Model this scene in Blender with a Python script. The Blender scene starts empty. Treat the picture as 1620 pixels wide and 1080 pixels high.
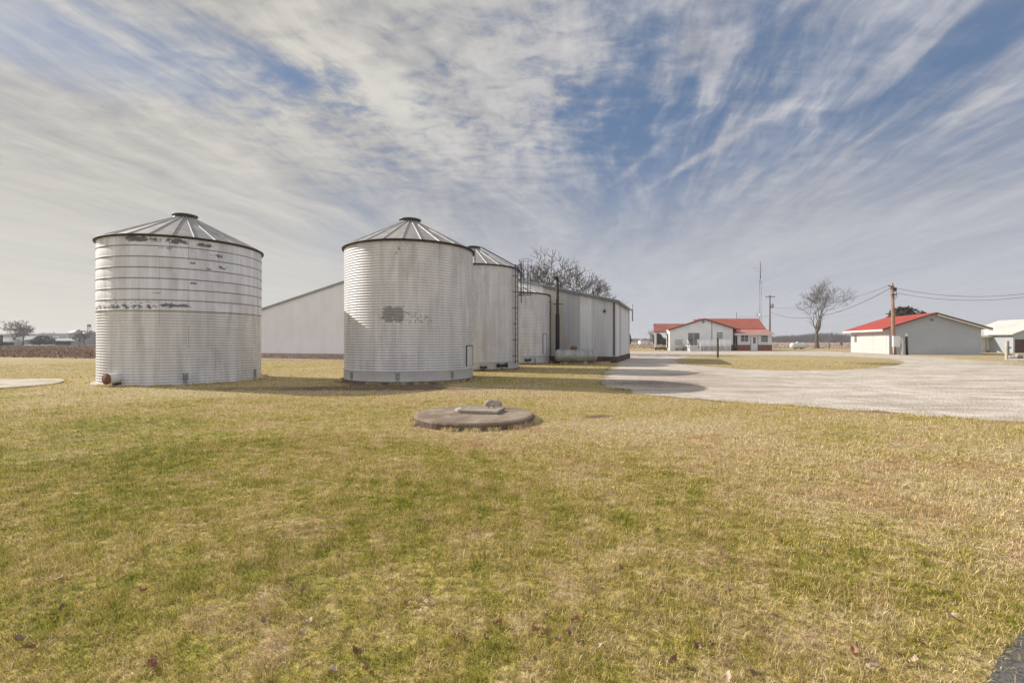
import bpy, math, random
import numpy as np
from mathutils import Vector, Matrix, noise as mnoise
R = math.radians
random.seed(7); rng = np.random.default_rng(7)
scene = bpy.context.scene
col = scene.collection

# ------------------------------------------------------------------ camera
F, CX, HY, EYE = 765.0, 810.0, 541.0, 1.6
cam_d = bpy.data.cameras.new('camera'); cam = bpy.data.objects.new('camera', cam_d); col.objects.link(cam)
cam.location = (0, 0, EYE); cam.rotation_euler = (R(90), 0, 0)
cam_d.sensor_width = 36; cam_d.lens = 17.0; cam_d.clip_start = 0.1; cam_d.clip_end = 9000
scene.camera = cam
scene.view_settings.view_transform = 'Standard'; scene.view_settings.look = 'None'
scene.view_settings.exposure = 0.68; scene.view_settings.gamma = 1
scene.cycles.max_bounces = 5; scene.cycles.transparent_max_bounces = 6

# where a ray of the survey photograph meets the ground / a given depth
def gp(px, py): Y = F*EYE/(py-HY); return ((px-CX)/F*Y, Y)
def PX(px, Y): return (px-CX)/F*Y
def PZ(py, Y): return (HY-py)/F*Y + EYE

# ------------------------------------------------------------------ node helper
class NT:
    def __init__(s, tree): s.t = tree; s.n = tree.nodes; s.l = tree.links
    def new(s, kind, **kw):
        nd = s.n.new(kind)
        for k, v in kw.items(): setattr(nd, k, v)
        return nd
    def put(s, sock, v):
        if isinstance(v, bpy.types.NodeSocket): s.l.new(v, sock)
        elif v is not None:
            if sock.type == 'RGBA' and len(v) == 3: v = (*v, 1)
            sock.default_value = v
    def math(s, op, a, b=None, c=None, clamp=False):
        nd = s.new('ShaderNodeMath', operation=op, use_clamp=clamp)
        for i, v in enumerate((a, b, c)):
            if v is not None: s.put(nd.inputs[i], v)
        return nd.outputs[0]
    def vmath(s, op, a, b=None, out=0):
        nd = s.new('ShaderNodeVectorMath', operation=op); s.put(nd.inputs[0], a)
        if b is not None: s.put(nd.inputs[1], b)
        return nd.outputs[out]
    def sep(s, v): nd = s.new('ShaderNodeSeparateXYZ'); s.put(nd.inputs[0], v); return nd.outputs
    def comb(s, x=0, y=0, z=0):
        nd = s.new('ShaderNodeCombineXYZ')
        for i, v in enumerate((x, y, z)): s.put(nd.inputs[i], v)
        return nd.outputs[0]
    def noise(s, vec, scale, detail=4, rough=.55, dist=0., out=0):
        nd = s.new('ShaderNodeTexNoise'); s.put(nd.inputs['Vector'], vec)
        nd.inputs['Scale'].default_value = scale; nd.inputs['Detail'].default_value = detail
        nd.inputs['Roughness'].default_value = rough; nd.inputs['Distortion'].default_value = dist
        return nd.outputs[out]
    def white(s, vec): nd = s.new('ShaderNodeTexWhiteNoise', noise_dimensions='3D'); s.put(nd.inputs[0], vec); return nd.outputs[0]
    def rng(s, v, a, b, c=0., d=1., smooth=True):
        nd = s.new('ShaderNodeMapRange'); nd.interpolation_type = 'SMOOTHSTEP' if smooth else 'LINEAR'
        s.put(nd.inputs[0], v)
        for i, q in enumerate((a, b, c, d)): nd.inputs[i+1].default_value = q
        return nd.outputs[0]
    def mix(s, f, a, b, mode='MIX'):
        nd = s.new('ShaderNodeMix', data_type='RGBA', blend_type=mode)
        s.put(nd.inputs[0], f); s.put(nd.inputs[6], a); s.put(nd.inputs[7], b); return nd.outputs[2]
    def ramp(s, f, stops):
        nd = s.new('ShaderNodeValToRGB'); s.put(nd.inputs[0], f); e = nd.color_ramp.elements
        while len(e) < len(stops): e.new(.5)
        for q, (p, c) in zip(e, stops): q.position = p; q.color = (*c, 1)
        return nd.outputs[0]
    def bump(s, h, strength=.3, dist=.02):
        nd = s.new('ShaderNodeBump'); s.put(nd.inputs['Height'], h)
        nd.inputs['Strength'].default_value = strength; nd.inputs['Distance'].default_value = dist; return nd.outputs[0]
    def attr(s, name, out='Fac'): nd = s.new('ShaderNodeAttribute', attribute_name=name); return nd.outputs[out]
    def obj(s): return s.new('ShaderNodeTexCoord').outputs['Object']
    def pos(s): return s.new('ShaderNodeNewGeometry').outputs['Position']

def material(name, fn, rough=.7, metal=0., spec=None):
    m = bpy.data.materials.new(name); m.use_nodes = True; t = NT(m.node_tree)
    b = m.node_tree.nodes['Principled BSDF']
    b.inputs['Roughness'].default_value = rough; b.inputs['Metallic'].default_value = metal
    if spec is not None: b.inputs['Specular IOR Level'].default_value = spec
    r = fn(t)
    if isinstance(r, dict):
        for k, v in r.items(): t.put(b.inputs[k], v)
    else: t.put(b.inputs['Base Color'], r)
    return m
def plain(name, c, rough=.7, metal=0., var=.18, scale=3., spec=None):
    def fn(t):
        n = t.noise(t.obj(), scale, 5); n2 = t.noise(t.obj(), scale*7, 3)
        v = t.math('ADD', t.math('MULTIPLY', n, .65), t.math('MULTIPLY', n2, .35))
        return {'Base Color': t.mix(t.rng(v, .3, .7), [q*(1-var) for q in c], [min(1, q*(1+var)) for q in c]), 'Normal': t.bump(n2, .25, .01)}
    return material(name, fn, rough, metal, spec)

# ------------------------------------------------------------------ world, sun
SUN_EL = 31.0
sun_v = Vector((-.935*math.cos(R(SUN_EL)), .354*math.cos(R(SUN_EL)), math.sin(R(SUN_EL)))).normalized()
world = bpy.data.worlds.new('World'); scene.world = world; world.use_nodes = True
def build_world():
    t = NT(world.node_tree); bg = t.n['Background']
    sky = t.new('ShaderNodeTexSky', sky_type='NISHITA'); sky.sun_disc = False
    sky.sun_elevation = R(SUN_EL); sky.sun_rotation = math.atan2(sun_v.x, sun_v.y)
    sky.air_density = 1.1; sky.dust_density = 1.6; sky.ozone_density = 1.6
    d = t.new('ShaderNodeTexCoord').outputs['Generated']
    x, y, z = t.sep(d)
    zc = t.math('ADD', t.math('MAXIMUM', z, 0.), .035)
    u = t.math('DIVIDE', x, zc); v = t.math('DIVIDE', y, zc)
    a = R(10.5)
    s = t.math('SUBTRACT', t.math('MULTIPLY', u, math.cos(a)), t.math('MULTIPLY', v, math.sin(a)))
    w = t.math('ADD', t.math('MULTIPLY', u, math.sin(a)), t.math('MULTIPLY', v, math.cos(a)))
    # sheets of cirrus drawn out along the wind, and ripples across them
    warp = t.noise(t.comb(u, v, 3.), .8, 3)
    s2 = t.math('ADD', s, t.math('MULTIPLY', t.math('SUBTRACT', warp, .5), .55))
    big = t.noise(t.comb(t.math('MULTIPLY', s2, .75), t.math('MULTIPLY', w, .22), 1.7), 1.0, 3, .5)
    streak = t.noise(t.comb(t.math('MULTIPLY', s2, 3.2), t.math('MULTIPLY', w, .55), 8.1), 1.0, 7, .62, .25)
    u3 = t.math('ADD', t.math('MULTIPLY', s, 1.), t.math('MULTIPLY', w, .55))
    rip = t.noise(t.comb(t.math('MULTIPLY', u3, 3.6), t.math('MULTIPLY', t.math('SUBTRACT', w, t.math('MULTIPLY', s, .4)), 6.5), 2.2), 1., 5, .6, .5)
    mot = t.noise(t.comb(t.math('MULTIPLY', u, 7.), t.math('MULTIPLY', v, 8.), 5.), 1., 6, .6, .35)
    def blob(cx, cy, sx, sy, rot=0.):
        du = t.math('SUBTRACT', u, cx); dv = t.math('SUBTRACT', v, cy)
        c, q = math.cos(R(rot)), math.sin(R(rot))
        p1 = t.math('DIVIDE', t.math('ADD', t.math('MULTIPLY', du, c), t.math('MULTIPLY', dv, q)), sx)
        p2 = t.math('DIVIDE', t.math('SUBTRACT', t.math('MULTIPLY', dv, c), t.math('MULTIPLY', du, q)), sy)
        e = t.math('ADD', t.math('MULTIPLY', p1, p1), t.math('MULTIPLY', p2, p2))
        return t.math('POWER', 2.718, t.math('MULTIPLY', e, -1.))
    def add(*q):
        r = q[0]
        for k in q[1:]: r = t.math('ADD', r, k)
        return r
    def mul(a_, b_): return t.math('MULTIPLY', a_, b_)
    midm = add(mul(blob(-.15, 1.75, .75, 1.1), 1.0), mul(blob(-.9, 2.4, .6, .6), .6))   # mottled middle
    dm = t.rng(z, .06, .46, .10, 1.)
    mot = t.math('ADD', mul(t.math('SUBTRACT', mot, .5), mul(dm, dm)), .5)
    leftm = t.math('MINIMUM', add(blob(-1.9, 2.4, .9, 2.0), blob(-1.2, 4., .7, 2.)), 1.)
    streak = t.math('ADD', mul(t.math('SUBTRACT', streak, .5), dm), .5); rip = t.math('ADD', mul(mul(t.math('SUBTRACT', rip, .5), mul(dm, dm)), t.math('SUBTRACT', 1., mul(leftm, .75))), .5)
    cov = add(mul(big, .72), mul(streak, 1.15), mul(rip, .34), mul(mul(t.math('SUBTRACT', mot, .5), t.math('MINIMUM', midm, 1.)), 2.1),
              mul(blob(1.0, 2.3, .75, 1.5, -20), -.34), mul(blob(.62, 3.3, .5, 1.2), -.16), mul(blob(-1.22, 1.62, .55, .33, 38), -.52), mul(blob(2.0, 1.9, .9, .7, 0), -.22),
              mul(blob(-.62, 1.75, .40, .16, 40), -.36), mul(blob(-.25, 4.2, .35, 1.2, 0), -.06),
              mul(blob(-2.0, 2.6, .75, 2.2, 50), .34), mul(blob(-1.2, 3.6, .3, 1.6, 25), -.14), mul(blob(-.25, 1.5, .6, .7), .2), mul(blob(1.9, 3.3, .5, 2., -30), .15), -.50)
    ux = t.math('ADD', mul(u, .94), mul(v, -.34)); vx = t.math('ADD', mul(v, .94), mul(u, .34))
    fil = t.noise(t.comb(mul(t.math('ADD', ux, mul(warp, .25)), 4.2), mul(vx, .7), 12.), 1., 5, .6, .3)
    fil2 = t.noise(t.comb(mul(t.math('ADD', s, mul(warp, .2)), 6.5), mul(w, .9), 17.), 1., 4, .55, .2)
    rightm = t.math('MINIMUM', add(blob(1.3, 2.2, 1.3, 1.5), blob(2.4, 2.6, 1.2, 1.4)), 1.)
    fl = add(mul(t.rng(fil, .44, .68), .42), mul(t.rng(fil2, .46, .66), .34), -.12)
    cov = add(cov, mul(mul(fl, rightm), dm))
    plume = add(mul(blob(.93, 2.35, .035, .42, 16), .5), mul(blob(.62, 2.55, .03, .30, 12), .3), mul(blob(.55, 1.87, .55, .030, 2), .22))
    cov = add(cov, mul(plume, t.rng(streak, .2, .6)))
    cov = t.rng(cov, .0, .80)
    low = t.rng(z, .02, .42, 1., 0.)
    cov = t.math('ADD', cov, mul(mul(low, t.math('SUBTRACT', 1., cov)), .85))
    cov = mul(cov, .90)
    # light inside the cloud: cream towards the sun, lilac grey away from it
    sd = t.vmath('DOT_PRODUCT', d, tuple(sun_v), out=1)
    warm = t.rng(sd, .15, .9)
    shade = add(mul(streak, .62), mul(rip, .30), mul(mot, .32))
    cl = t.mix(t.rng(shade, .42, .80), (1.75, 1.85, 2.20), (3.95, 3.92, 4.10))
    cw = t.mix(t.rng(shade, .42, .80), (2.2, 2.15, 2.15), (4.9, 4.6, 4.0))
    cc = t.mix(warm, cl, cw)
    cc = t.mix(1., cc, t.mix(t.rng(z, .0, .30), (1.30,1.30,1.28), (1.,1.,1.)), 'MULTIPLY')
    skyc = t.mix(1., sky.outputs[0], (.92, .98, 1.12), 'MULTIPLY')
    skyc = t.mix(.80, skyc, (.72, 1.12, 1.85))
    cc = t.mix(1., cc, t.mix(t.rng(y, .15, -.55), (1.,1.,1.), (1.75,1.75,1.75)), 'MULTIPLY')     # clouds behind the camera brightened as added fill for camera-facing walls
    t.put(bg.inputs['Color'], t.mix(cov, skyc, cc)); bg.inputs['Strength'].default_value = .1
build_world()
sl = bpy.data.lights.new('sun', 'SUN'); sl.energy = 3.3; sl.angle = R(.5); sl.color = (1., .94, .85)
so = bpy.data.objects.new('sun', sl); col.objects.link(so); so.location = (0, 0, 60)
so.rotation_euler = (-sun_v).to_track_quat('-Z', 'Y').to_euler()

# ------------------------------------------------------------------ mesh helpers
class MB:
    def __init__(s): s.v = []; s.f = []; s.mi = []; s.cur = 0; s.smooth = []
    def add(s, vs, fs, smooth=False):
        o = len(s.v); s.v += [tuple(q) for q in vs]
        for f in fs: s.f.append(tuple(i+o for i in f)); s.mi.append(s.cur); s.smooth.append(smooth)
        return s
    def box(s, x0, x1, y0, y1, z0, z1, M=None):
        vs = [Vector(p) for p in ((x0,y0,z0),(x1,y0,z0),(x1,y1,z0),(x0,y1,z0),(x0,y0,z1),(x1,y0,z1),(x1,y1,z1),(x0,y1,z1))]
        if M: vs = [M @ p for p in vs]
        return s.add(vs, [(0,3,2,1),(4,5,6,7),(0,1,5,4),(1,2,6,5),(2,3,7,6),(3,0,4,7)])
    def bar(s, p0, p1, w, h=None, up=(0,0,1)):
        h = w if h is None else h; p0 = Vector(p0); p1 = Vector(p1); d = p1-p0; L = d.length
        if L < 1e-6: return s
        d /= L; up = Vector(up)
        if abs(d.dot(up)) > .98: up = Vector((0,1,0)) if abs(d.y) < .9 else Vector((1,0,0))
        a = d.cross(up).normalized(); b = a.cross(d)
        vs = [q + a*i*w/2 + b*j*h/2 for q in (p0,p1) for i,j in ((-1,-1),(1,-1),(1,1),(-1,1))]
        return s.add(vs, [(0,3,2,1),(4,5,6,7),(0,1,5,4),(1,2,6,5),(2,3,7,6),(3,0,4,7)])
    def tube(s, pts, rad, n=8, cap=True, smooth=True):
        pts = [Vector(p) for p in pts]; m = len(pts)
        if not hasattr(rad, '__len__'): rad = [rad]*m
        vs = []; ref = None
        for i, p in enumerate(pts):
            d = (pts[min(i+1,m-1)] - pts[max(i-1,0)]).normalized()
            if ref is None: ref = Vector((0,0,1)) if abs(d.z) < .9 else Vector((1,0,0))
            a = d.cross(ref).normalized(); b = a.cross(d).normalized(); ref = b
            for k in range(n):
                t = 2*math.pi*k/n; vs.append(p + (a*math.cos(t) + b*math.sin(t))*rad[i])
        fs = [(i*n+k, i*n+(k+1)%n, (i+1)*n+(k+1)%n, (i+1)*n+k) for i in range(m-1) for k in range(n)]
        fs = [f[::-1] for f in fs]
        if cap: fs += [tuple(range(n)), tuple((m-1)*n+k for k in range(n))[::-1]]
        return s.add(vs, fs, smooth)
    def lathe(s, prof, n=48, c=(0,0,0), cap=False, smooth=True):
        vs = []
        for r, z in prof:
            for k in range(n):
                t = 2*math.pi*k/n; vs.append((c[0]+r*math.cos(t), c[1]+r*math.sin(t), c[2]+z))
        m = len(prof)
        fs = [(i*n+k, i*n+(k+1)%n, (i+1)*n+(k+1)%n, (i+1)*n+k) for i in range(m-1) for k in range(n)]
        if cap: fs += [tuple(range(n))[::-1], tuple((m-1)*n+k for k in range(n))]
        return s.add(vs, fs, smooth)
    def poly(s, pts, z0, z1=None):
        n = len(pts)
        if z1 is None: return s.add([(x,y,z0) for x,y in pts], [tuple(range(n))])
        vs = [(x,y,z0) for x,y in pts] + [(x,y,z1) for x,y in pts]
        return s.add(vs, [tuple(range(n))[::-1], tuple(range(n,2*n))] + [(i,(i+1)%n,(i+1)%n+n,i+n) for i in range(n)])
    def prism(s, pts, axis, a, b):
        """pts in the plane across `axis`, extruded from a to b"""
        n = len(pts)
        mk = (lambda p, q: (q, p[0], p[1])) if axis == 'x' else (lambda p, q: (p[0], q, p[1]))
        vs = [mk(p, a) for p in pts] + [mk(p, b) for p in pts]
        return s.add(vs, [tuple(range(n)), tuple(range(n,2*n))[::-1]] + [(i,i+n,(i+1)%n+n,(i+1)%n) for i in range(n)])
    def build(s, name, mats, parent=None, bevel=0.):
        me = bpy.data.meshes.new(name); me.from_pydata(s.v, [], s.f)
        if not isinstance(mats, (list, tuple)): mats = [mats]
        for m in mats: me.materials.append(m)
        me.polygons.foreach_set('material_index', s.mi); me.polygons.foreach_set('use_smooth', s.smooth)
        me.update(); me.validate()
        o = bpy.data.objects.new(name, me); col.objects.link(o)
        if parent: o.parent = parent
        if bevel:
            b = o.modifiers.new('bevel', 'BEVEL'); b.width = bevel; b.segments = 2; b.limit_method = 'ANGLE'
        return o
def tag(o, label=None, cat=None, group=None, kind=None):
    for k, v in (('label',label),('category',cat),('group',group),('kind',kind)):
        if v: o[k] = v
    return o
def thing(name, label, cat, loc=(0,0,0), rz=0., group=None):
    o = bpy.data.objects.new(name, None); col.objects.link(o); o.empty_display_size = .3
    o.location = loc; o.rotation_euler = (0,0,rz); return tag(o, label, cat, group)
def copy_tree(o, parent=None):
    c = o.copy(); col.objects.link(c); c.parent = parent
    for ch in list(o.children): copy_tree(ch, c)
    return c
def np_mesh(name, verts, faces_flat, nper, mats, attrs=None, smooth=False, matidx=None):
    """verts (N,3); faces_flat flat loop array with nper vertices for each face"""
    me = bpy.data.meshes.new(name); nf = len(faces_flat)//nper
    me.vertices.add(len(verts)); me.vertices.foreach_set('co', np.asarray(verts, np.float32).ravel())
    me.loops.add(len(faces_flat)); me.loops.foreach_set('vertex_index', np.asarray(faces_flat, np.int32))
    me.polygons.add(nf); me.polygons.foreach_set('loop_start', np.arange(0, nf*nper, nper, dtype=np.int32))
    if smooth: me.polygons.foreach_set('use_smooth', np.ones(nf, bool))
    if not isinstance(mats, (list, tuple)): mats = [mats]
    for m in mats: me.materials.append(m)
    if matidx is not None: me.polygons.foreach_set('material_index', np.asarray(matidx, np.int32))
    for k, v in (attrs or {}).items():
        a = me.attributes.new(k, 'FLOAT', 'POINT'); a.data.foreach_set('value', np.asarray(v, np.float32))
    me.update(); me.validate()
    o = bpy.data.objects.new(name, me); col.objects.link(o); return o
def vnoise(x, y, sc, seed=0):
    """smooth value noise, vectorised"""
    g = np.random.default_rng(seed).random((256,256)); x = x*sc+100; y = y*sc+100
    i = np.floor(x).astype(int); j = np.floor(y).astype(int); fx = x-i; fy = y-j
    fx = fx*fx*(3-2*fx); fy = fy*fy*(3-2*fy)
    G = lambda a, b: g[a % 256, b % 256]
    return (G(i,j)*(1-fx)+G(i+1,j)*fx)*(1-fy) + (G(i,j+1)*(1-fx)+G(i+1,j+1)*fx)*fy
def inpoly(x, y, P):
    r = np.zeros(np.shape(x), bool); n = len(P); j = n-1
    for i in range(n):
        xi, yi = P[i]; xj, yj = P[j]
        c = ((yi > y) != (yj > y)) & (x < (xj-xi)*(y-yi)/((yj-yi) if yj != yi else 1e-9)+xi)
        r ^= c; j = i
    return r
def rough_edge(P, step=.5, amp=.15, seed=3):
    out = []; n = len(P)
    for i in range(n):
        a = Vector(P[i]); b = Vector(P[(i+1)%n]); L = (b-a).length; k = max(1, min(120, int(L/step)))
        nrm = Vector(((b-a).y, -(b-a).x)).normalized()
        for q in range(k):
            p = a + (b-a)*q/k
            d = (mnoise.noise(Vector((p.x*.7, p.y*.7, seed))) + .6*mnoise.noise(Vector((p.x*2.3, p.y*2.3, seed))))*amp
            out.append((p.x+nrm.x*d, p.y+nrm.y*d))
    return out

# ------------------------------------------------------------------ bin positions (shared by lawn and buildings)
BINS = [(-13.62, 20.15, 2.83), (-4.36, 20.7, 2.68), (-2.30, 28.6, 2.69), (0.05, 36.1, 2.72)]
WELL = (-.76, 9.83, 1.21)

# ------------------------------------------------------------------ ground colours
def gauss(x, y, cx, cy, sx, sy, rot=0.):
    c, s = math.cos(R(rot)), math.sin(R(rot)); dx = x-cx; dy = y-cy
    a = (dx*c+dy*s)/sx; b = (-dx*s+dy*c)/sy; return np.exp(-(a*a+b*b))
def dryness(x, y):
    d = .58 + .20*(vnoise(x,y,.35,1)-.5) + .26*(vnoise(x,y,1.1,2)-.5)
    d += .42*gauss(x,y,2.3,8.6,3.2,1.5) + .22*gauss(x,y,5.5,6.3,3.,1.6) + .3*gauss(x,y,5.2,4.6,1.6,1.6)
    d += .38*gauss(x,y,-4.5,16.,7,1.4) + .25*gauss(x,y,-12,22,10,5)
    d += .4*gauss(x,y,-.76,9.4,1.9,1.4) + .14*gauss(x,y,0,14,9,3)
    d -= .20*gauss(x,y,-7,8,5,3.5) + .12*gauss(x,y,-2.2,5,2,1.4) + .12*gauss(x,y,5.5,8,2,1.2) + .10*gauss(x,y,-1.5,3.0,1.2,.8)
    d += .3*np.clip((y-22)/30, 0, 1) + .12*np.clip(x/12, 0, 1)
    return d
def bareness(x, y):
    n = vnoise(x,y,2.2,5)*.6+vnoise(x,y,6,6)*.4
    b = .9*gauss(x,y,-5.,16.4,6.0,.95) + .5*gauss(x,y,-4.4,17.7,2.8,.6)
    b += 1.8*gauss(x,y,1.85,10.3,.34,.15,20) + .45*gauss(x,y,2.3,10.9,.9,.10,38) + .4*gauss(x,y,2.9,11.1,1.0,.10,38)
    b += .3*gauss(x,y,3.2,4.55,.35,.3) + .35*gauss(x,y,.45,3.1,.25,.12)
    for bx, by, br in BINS[1:]:
        r = np.hypot(x-bx, y-by); b = b + .75*np.exp(-((r-br)/.5)**2)
    b = b + .7*np.exp(-((np.hypot(x-WELL[0], y-WELL[1])-WELL[2])/.13)**2)
    de = np.full(np.shape(x), 9.)
    for i in range(2, 13):
        ax, ay = GRAVEL[i]; bx, by = GRAVEL[i+1]; L2 = (bx-ax)**2+(by-ay)**2
        t = np.clip(((x-ax)*(bx-ax)+(y-ay)*(by-ay))/L2, 0, 1); de = np.minimum(de, np.hypot(x-ax-t*(bx-ax), y-ay-t*(by-ay)))
    b = b + .62*np.exp(-(de/.55)**2)*(vnoise(x,y,.9,15) > .25)
    return np.clip(b*(.55+.9*n), 0, 1)

GRAVEL = [gp(985,560), gp(984,566), gp(976,577), gp(962,590), gp(956,600), gp(962,609), gp(990,619), gp(1060,628), gp(1130,634), gp(1220,640), gp(1340,648), gp(1480,658), gp(1640,669), (15,9.0), (30,7.5), (60,6), (60,24), gp(1650,582), gp(1600,577), gp(1520,569.5), gp(1460,564), gp(1400,562), gp(1347,559), gp(1300,556), gp(1220,556), gp(1060,556.5), gp(1000,557), (16.5,110), (13.0,75)]
ISLAND = [gp(1067,569.5), gp(1075,576), gp(1120,581), gp(1180,585), gp(1250,587.5), gp(1320,586.5), gp(1380,583), gp(1422,577.5), gp(1432,573), gp(1405,568), gp(1340,564.5), gp(1250,562.3), gp(1160,562), gp(1095,564)]
g_edge = rough_edge(GRAVEL, .16, .60, 3); i_edge = rough_edge(ISLAND, .6, .25, 9)

def c_field(t):
    p = t.pos(); n = t.noise(p, .05, 5); m = t.noise(p, 1.6, 4)
    x, y, z = t.sep(p)
    rows = t.noise(t.comb(t.math('MULTIPLY', x, .25), t.math('MULTIPLY', y, 1.3), 0), 1., 3)
    c = t.mix(t.rng(m, .35, .65), (.20,.12,.08), (.38,.26,.18))
    c = t.mix(t.math('MULTIPLY', t.rng(n, .4, .62), .5), c, (.36,.27,.17)); c = t.mix(t.rng(rows, .45, .68), c, (.15,.095,.065))
    return {'Base Color': c, 'Normal': t.bump(m, .8, .15)}
M_field = material('harvested_field', c_field, .95)
def dry_colour(t, rnd=None):
    p = t.pos(); n1 = t.noise(p, 3.4, 6, .68); n2 = t.noise(p, 14., 4, .7); n3 = t.noise(p, .45, 3)
    d = t.attr('dry')
    n5 = t.noise(p, 6.5, 3, .6)
    k = t.math('ADD', d, t.math('MULTIPLY', t.math('SUBTRACT', n1, .5), 1.7)); k = t.math('ADD', k, t.math('MULTIPLY', t.math('SUBTRACT', n5, .5), .75))
    k = t.math('ADD', k, t.math('MULTIPLY', t.math('SUBTRACT', n3, .5), .7))
    k = t.math('ADD', k, t.math('MULTIPLY', t.math('SUBTRACT', n2 if rnd is None else rnd, .5), .65))
    return k, n1, n2
def c_lawn(t):
    k, n1, n2 = dry_colour(t)
    c = t.ramp(k, [(0.06,(.21,.24,.030)), (.32,(.40,.37,.065)), (.54,(.54,.43,.13)), (.80,(.66,.52,.26)), (1.,(.68,.56,.33))])
    c = t.mix(t.rng(n2, .3, .7), t.mix(.80, c, (.075,.055,.025)), c)
    hn = t.noise(t.pos(), .9, 5, .7); c = t.mix(t.math('MULTIPLY', t.rng(hn, .50, .66), t.rng(k, .3, .7, .25, .75)), c, (.50,.36,.24))
    dn = t.noise(t.pos(), 4.6, 5, .75); c = t.mix(t.math('MULTIPLY', t.rng(dn, .54, .70), .6), c, (.15,.12,.055))
    b = t.attr('bare'); bm = t.rng(t.math('ADD', b, t.math('MULTIPLY', t.math('SUBTRACT', n1, .5), .5)), .25, .75)
    c = t.mix(bm, c, t.mix(t.rng(n2,.3,.7), (.11,.075,.05), (.25,.18,.12)))
    return {'Base Color': c, 'Normal': t.bump(t.math('ADD', n2, n1), .7, .04)}
M_lawn = material('lawn_turf', c_lawn, .95, spec=.15)
def c_blade(t):
    k, n1, n2 = dry_colour(t, t.attr('rnd'))
    c = t.ramp(k, [(0.0,(.19,.25,.025)), (.25,(.46,.44,.065)), (.50,(.64,.545,.17)), (.75,(.82,.66,.35)), (1.,(.90,.76,.48))])
    hn = t.noise(t.pos(), .9, 5, .7); c = t.mix(t.math('MULTIPLY', t.rng(hn, .50, .66), t.rng(k, .3, .7, .25, .75)), c, (.72,.50,.30))
    dn = t.noise(t.pos(), 4.6, 5, .75); c = t.mix(t.math('MULTIPLY', t.rng(dn, .54, .70), .55), c, (.20,.165,.075))
    h = t.attr('tone'); c = t.mix(t.rng(h, 0, 1, 0, 1, False), t.mix(1., c, (.80,.78,.73), 'MULTIPLY'), c)  # roots darkened: occlusion between blades painted into the colour
    r2 = t.math('FRACT', t.math('MULTIPLY', t.attr('rnd'), 37.7)); vv = t.rng(r2, 0, 1, .52, 1.28, False)
    c = t.mix(1., c, t.comb(vv, vv, vv), 'MULTIPLY')
    b = t.attr('bare'); c = t.mix(t.rng(b, .3, .8), c, (.26,.17,.11))
    tr = t.new('ShaderNodeBsdfTranslucent'); t.put(tr.inputs[0], t.mix(1., c, (1.,.95,.7), 'MULTIPLY')); mx = t.new('ShaderNodeMixShader'); mx.inputs[0].default_value = .22
    b_ = t.n['Principled BSDF']; o_ = t.n['Material Output']; t.put(mx.inputs[1], b_.outputs[0]); t.put(mx.inputs[2], tr.outputs[0]); t.put(o_.inputs['Surface'], mx.outputs[0])
    return c
M_blade = material('grass_blade', c_blade, .75, spec=.2)
def c_gravel(t):
    p = t.pos(); big = t.noise(p, .16, 4); mid = t.noise(p, 1.1, 5, .6); fine = t.noise(p, 18., 4, .7)
    x, y, z = t.sep(p)
    trk = t.noise(t.comb(t.math('MULTIPLY', x, .22), t.math('MULTIPLY', y, 1.1), 4.), 1., 4, .6)
    vo = t.new('ShaderNodeTexVoronoi'); t.put(vo.inputs['Vector'], p); vo.inputs['Scale'].default_value = 22
    c = t.mix(t.rng(mid, .30, .70), (.54,.475,.40), (.80,.735,.645))
    c = t.mix(t.math('MULTIPLY', t.rng(trk, .46, .64), .8), c, (.45,.365,.285)); c = t.mix(t.math('MULTIPLY', t.rng(big, .50, .68), .5), c, (.46,.37,.30))
    w = t.attr('dark_patch'); c = t.mix(t.rng(t.math('ADD', w, t.math('MULTIPLY', t.math('SUBTRACT', mid, .5), .9)), .3, .8), c, (.27,.20,.155))
    c = t.mix(t.rng(fine, .3, .7), t.mix(1., c, (.84,.82,.80), 'MULTIPLY'), c)
    return {'Base Color': c, 'Normal': t.bump(t.math('ADD', fine, vo.outputs['Distance']), .8, .03)}
M_gravel = material('pale_gravel', c_gravel, .92, spec=.2)
def c_conc(t, a=(.30,.25,.20), b=(.50,.44,.36), stain=(.17,.12,.085)):
    p = t.obj(); n = t.noise(p, 1.6, 6, .62); f = t.noise(p, 26, 4); s = t.noise(p, 3.1, 5, .6, .6)
    c = t.mix(t.rng(n, .3, .7), a, b); c = t.mix(t.math('MULTIPLY', t.rng(s, .52, .68), .6), c, stain)
    c = t.mix(t.rng(f, .3, .7), t.mix(1., c, (.78,.76,.74), 'MULTIPLY'), c)
    return {'Base Color': c, 'Normal': t.bump(f, .5, .015)}
M_conc = material('weathered_concrete', c_conc, .9)
M_conc_pale = material('pale_concrete', lambda t: c_conc(t, (.45,.41,.35), (.66,.61,.53), (.33,.28,.22)), .9)
M_slab_side = material('dark_concrete_edge', lambda t: c_conc(t, (.13,.095,.07), (.24,.18,.13), (.07,.05,.04)), .95)  # darker brown concrete for the slab side and bin footings

U = Vector((-.9469, .3216, 0)); BA = math.atan2(-U.y, -U.x)     # barn front direction
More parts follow.
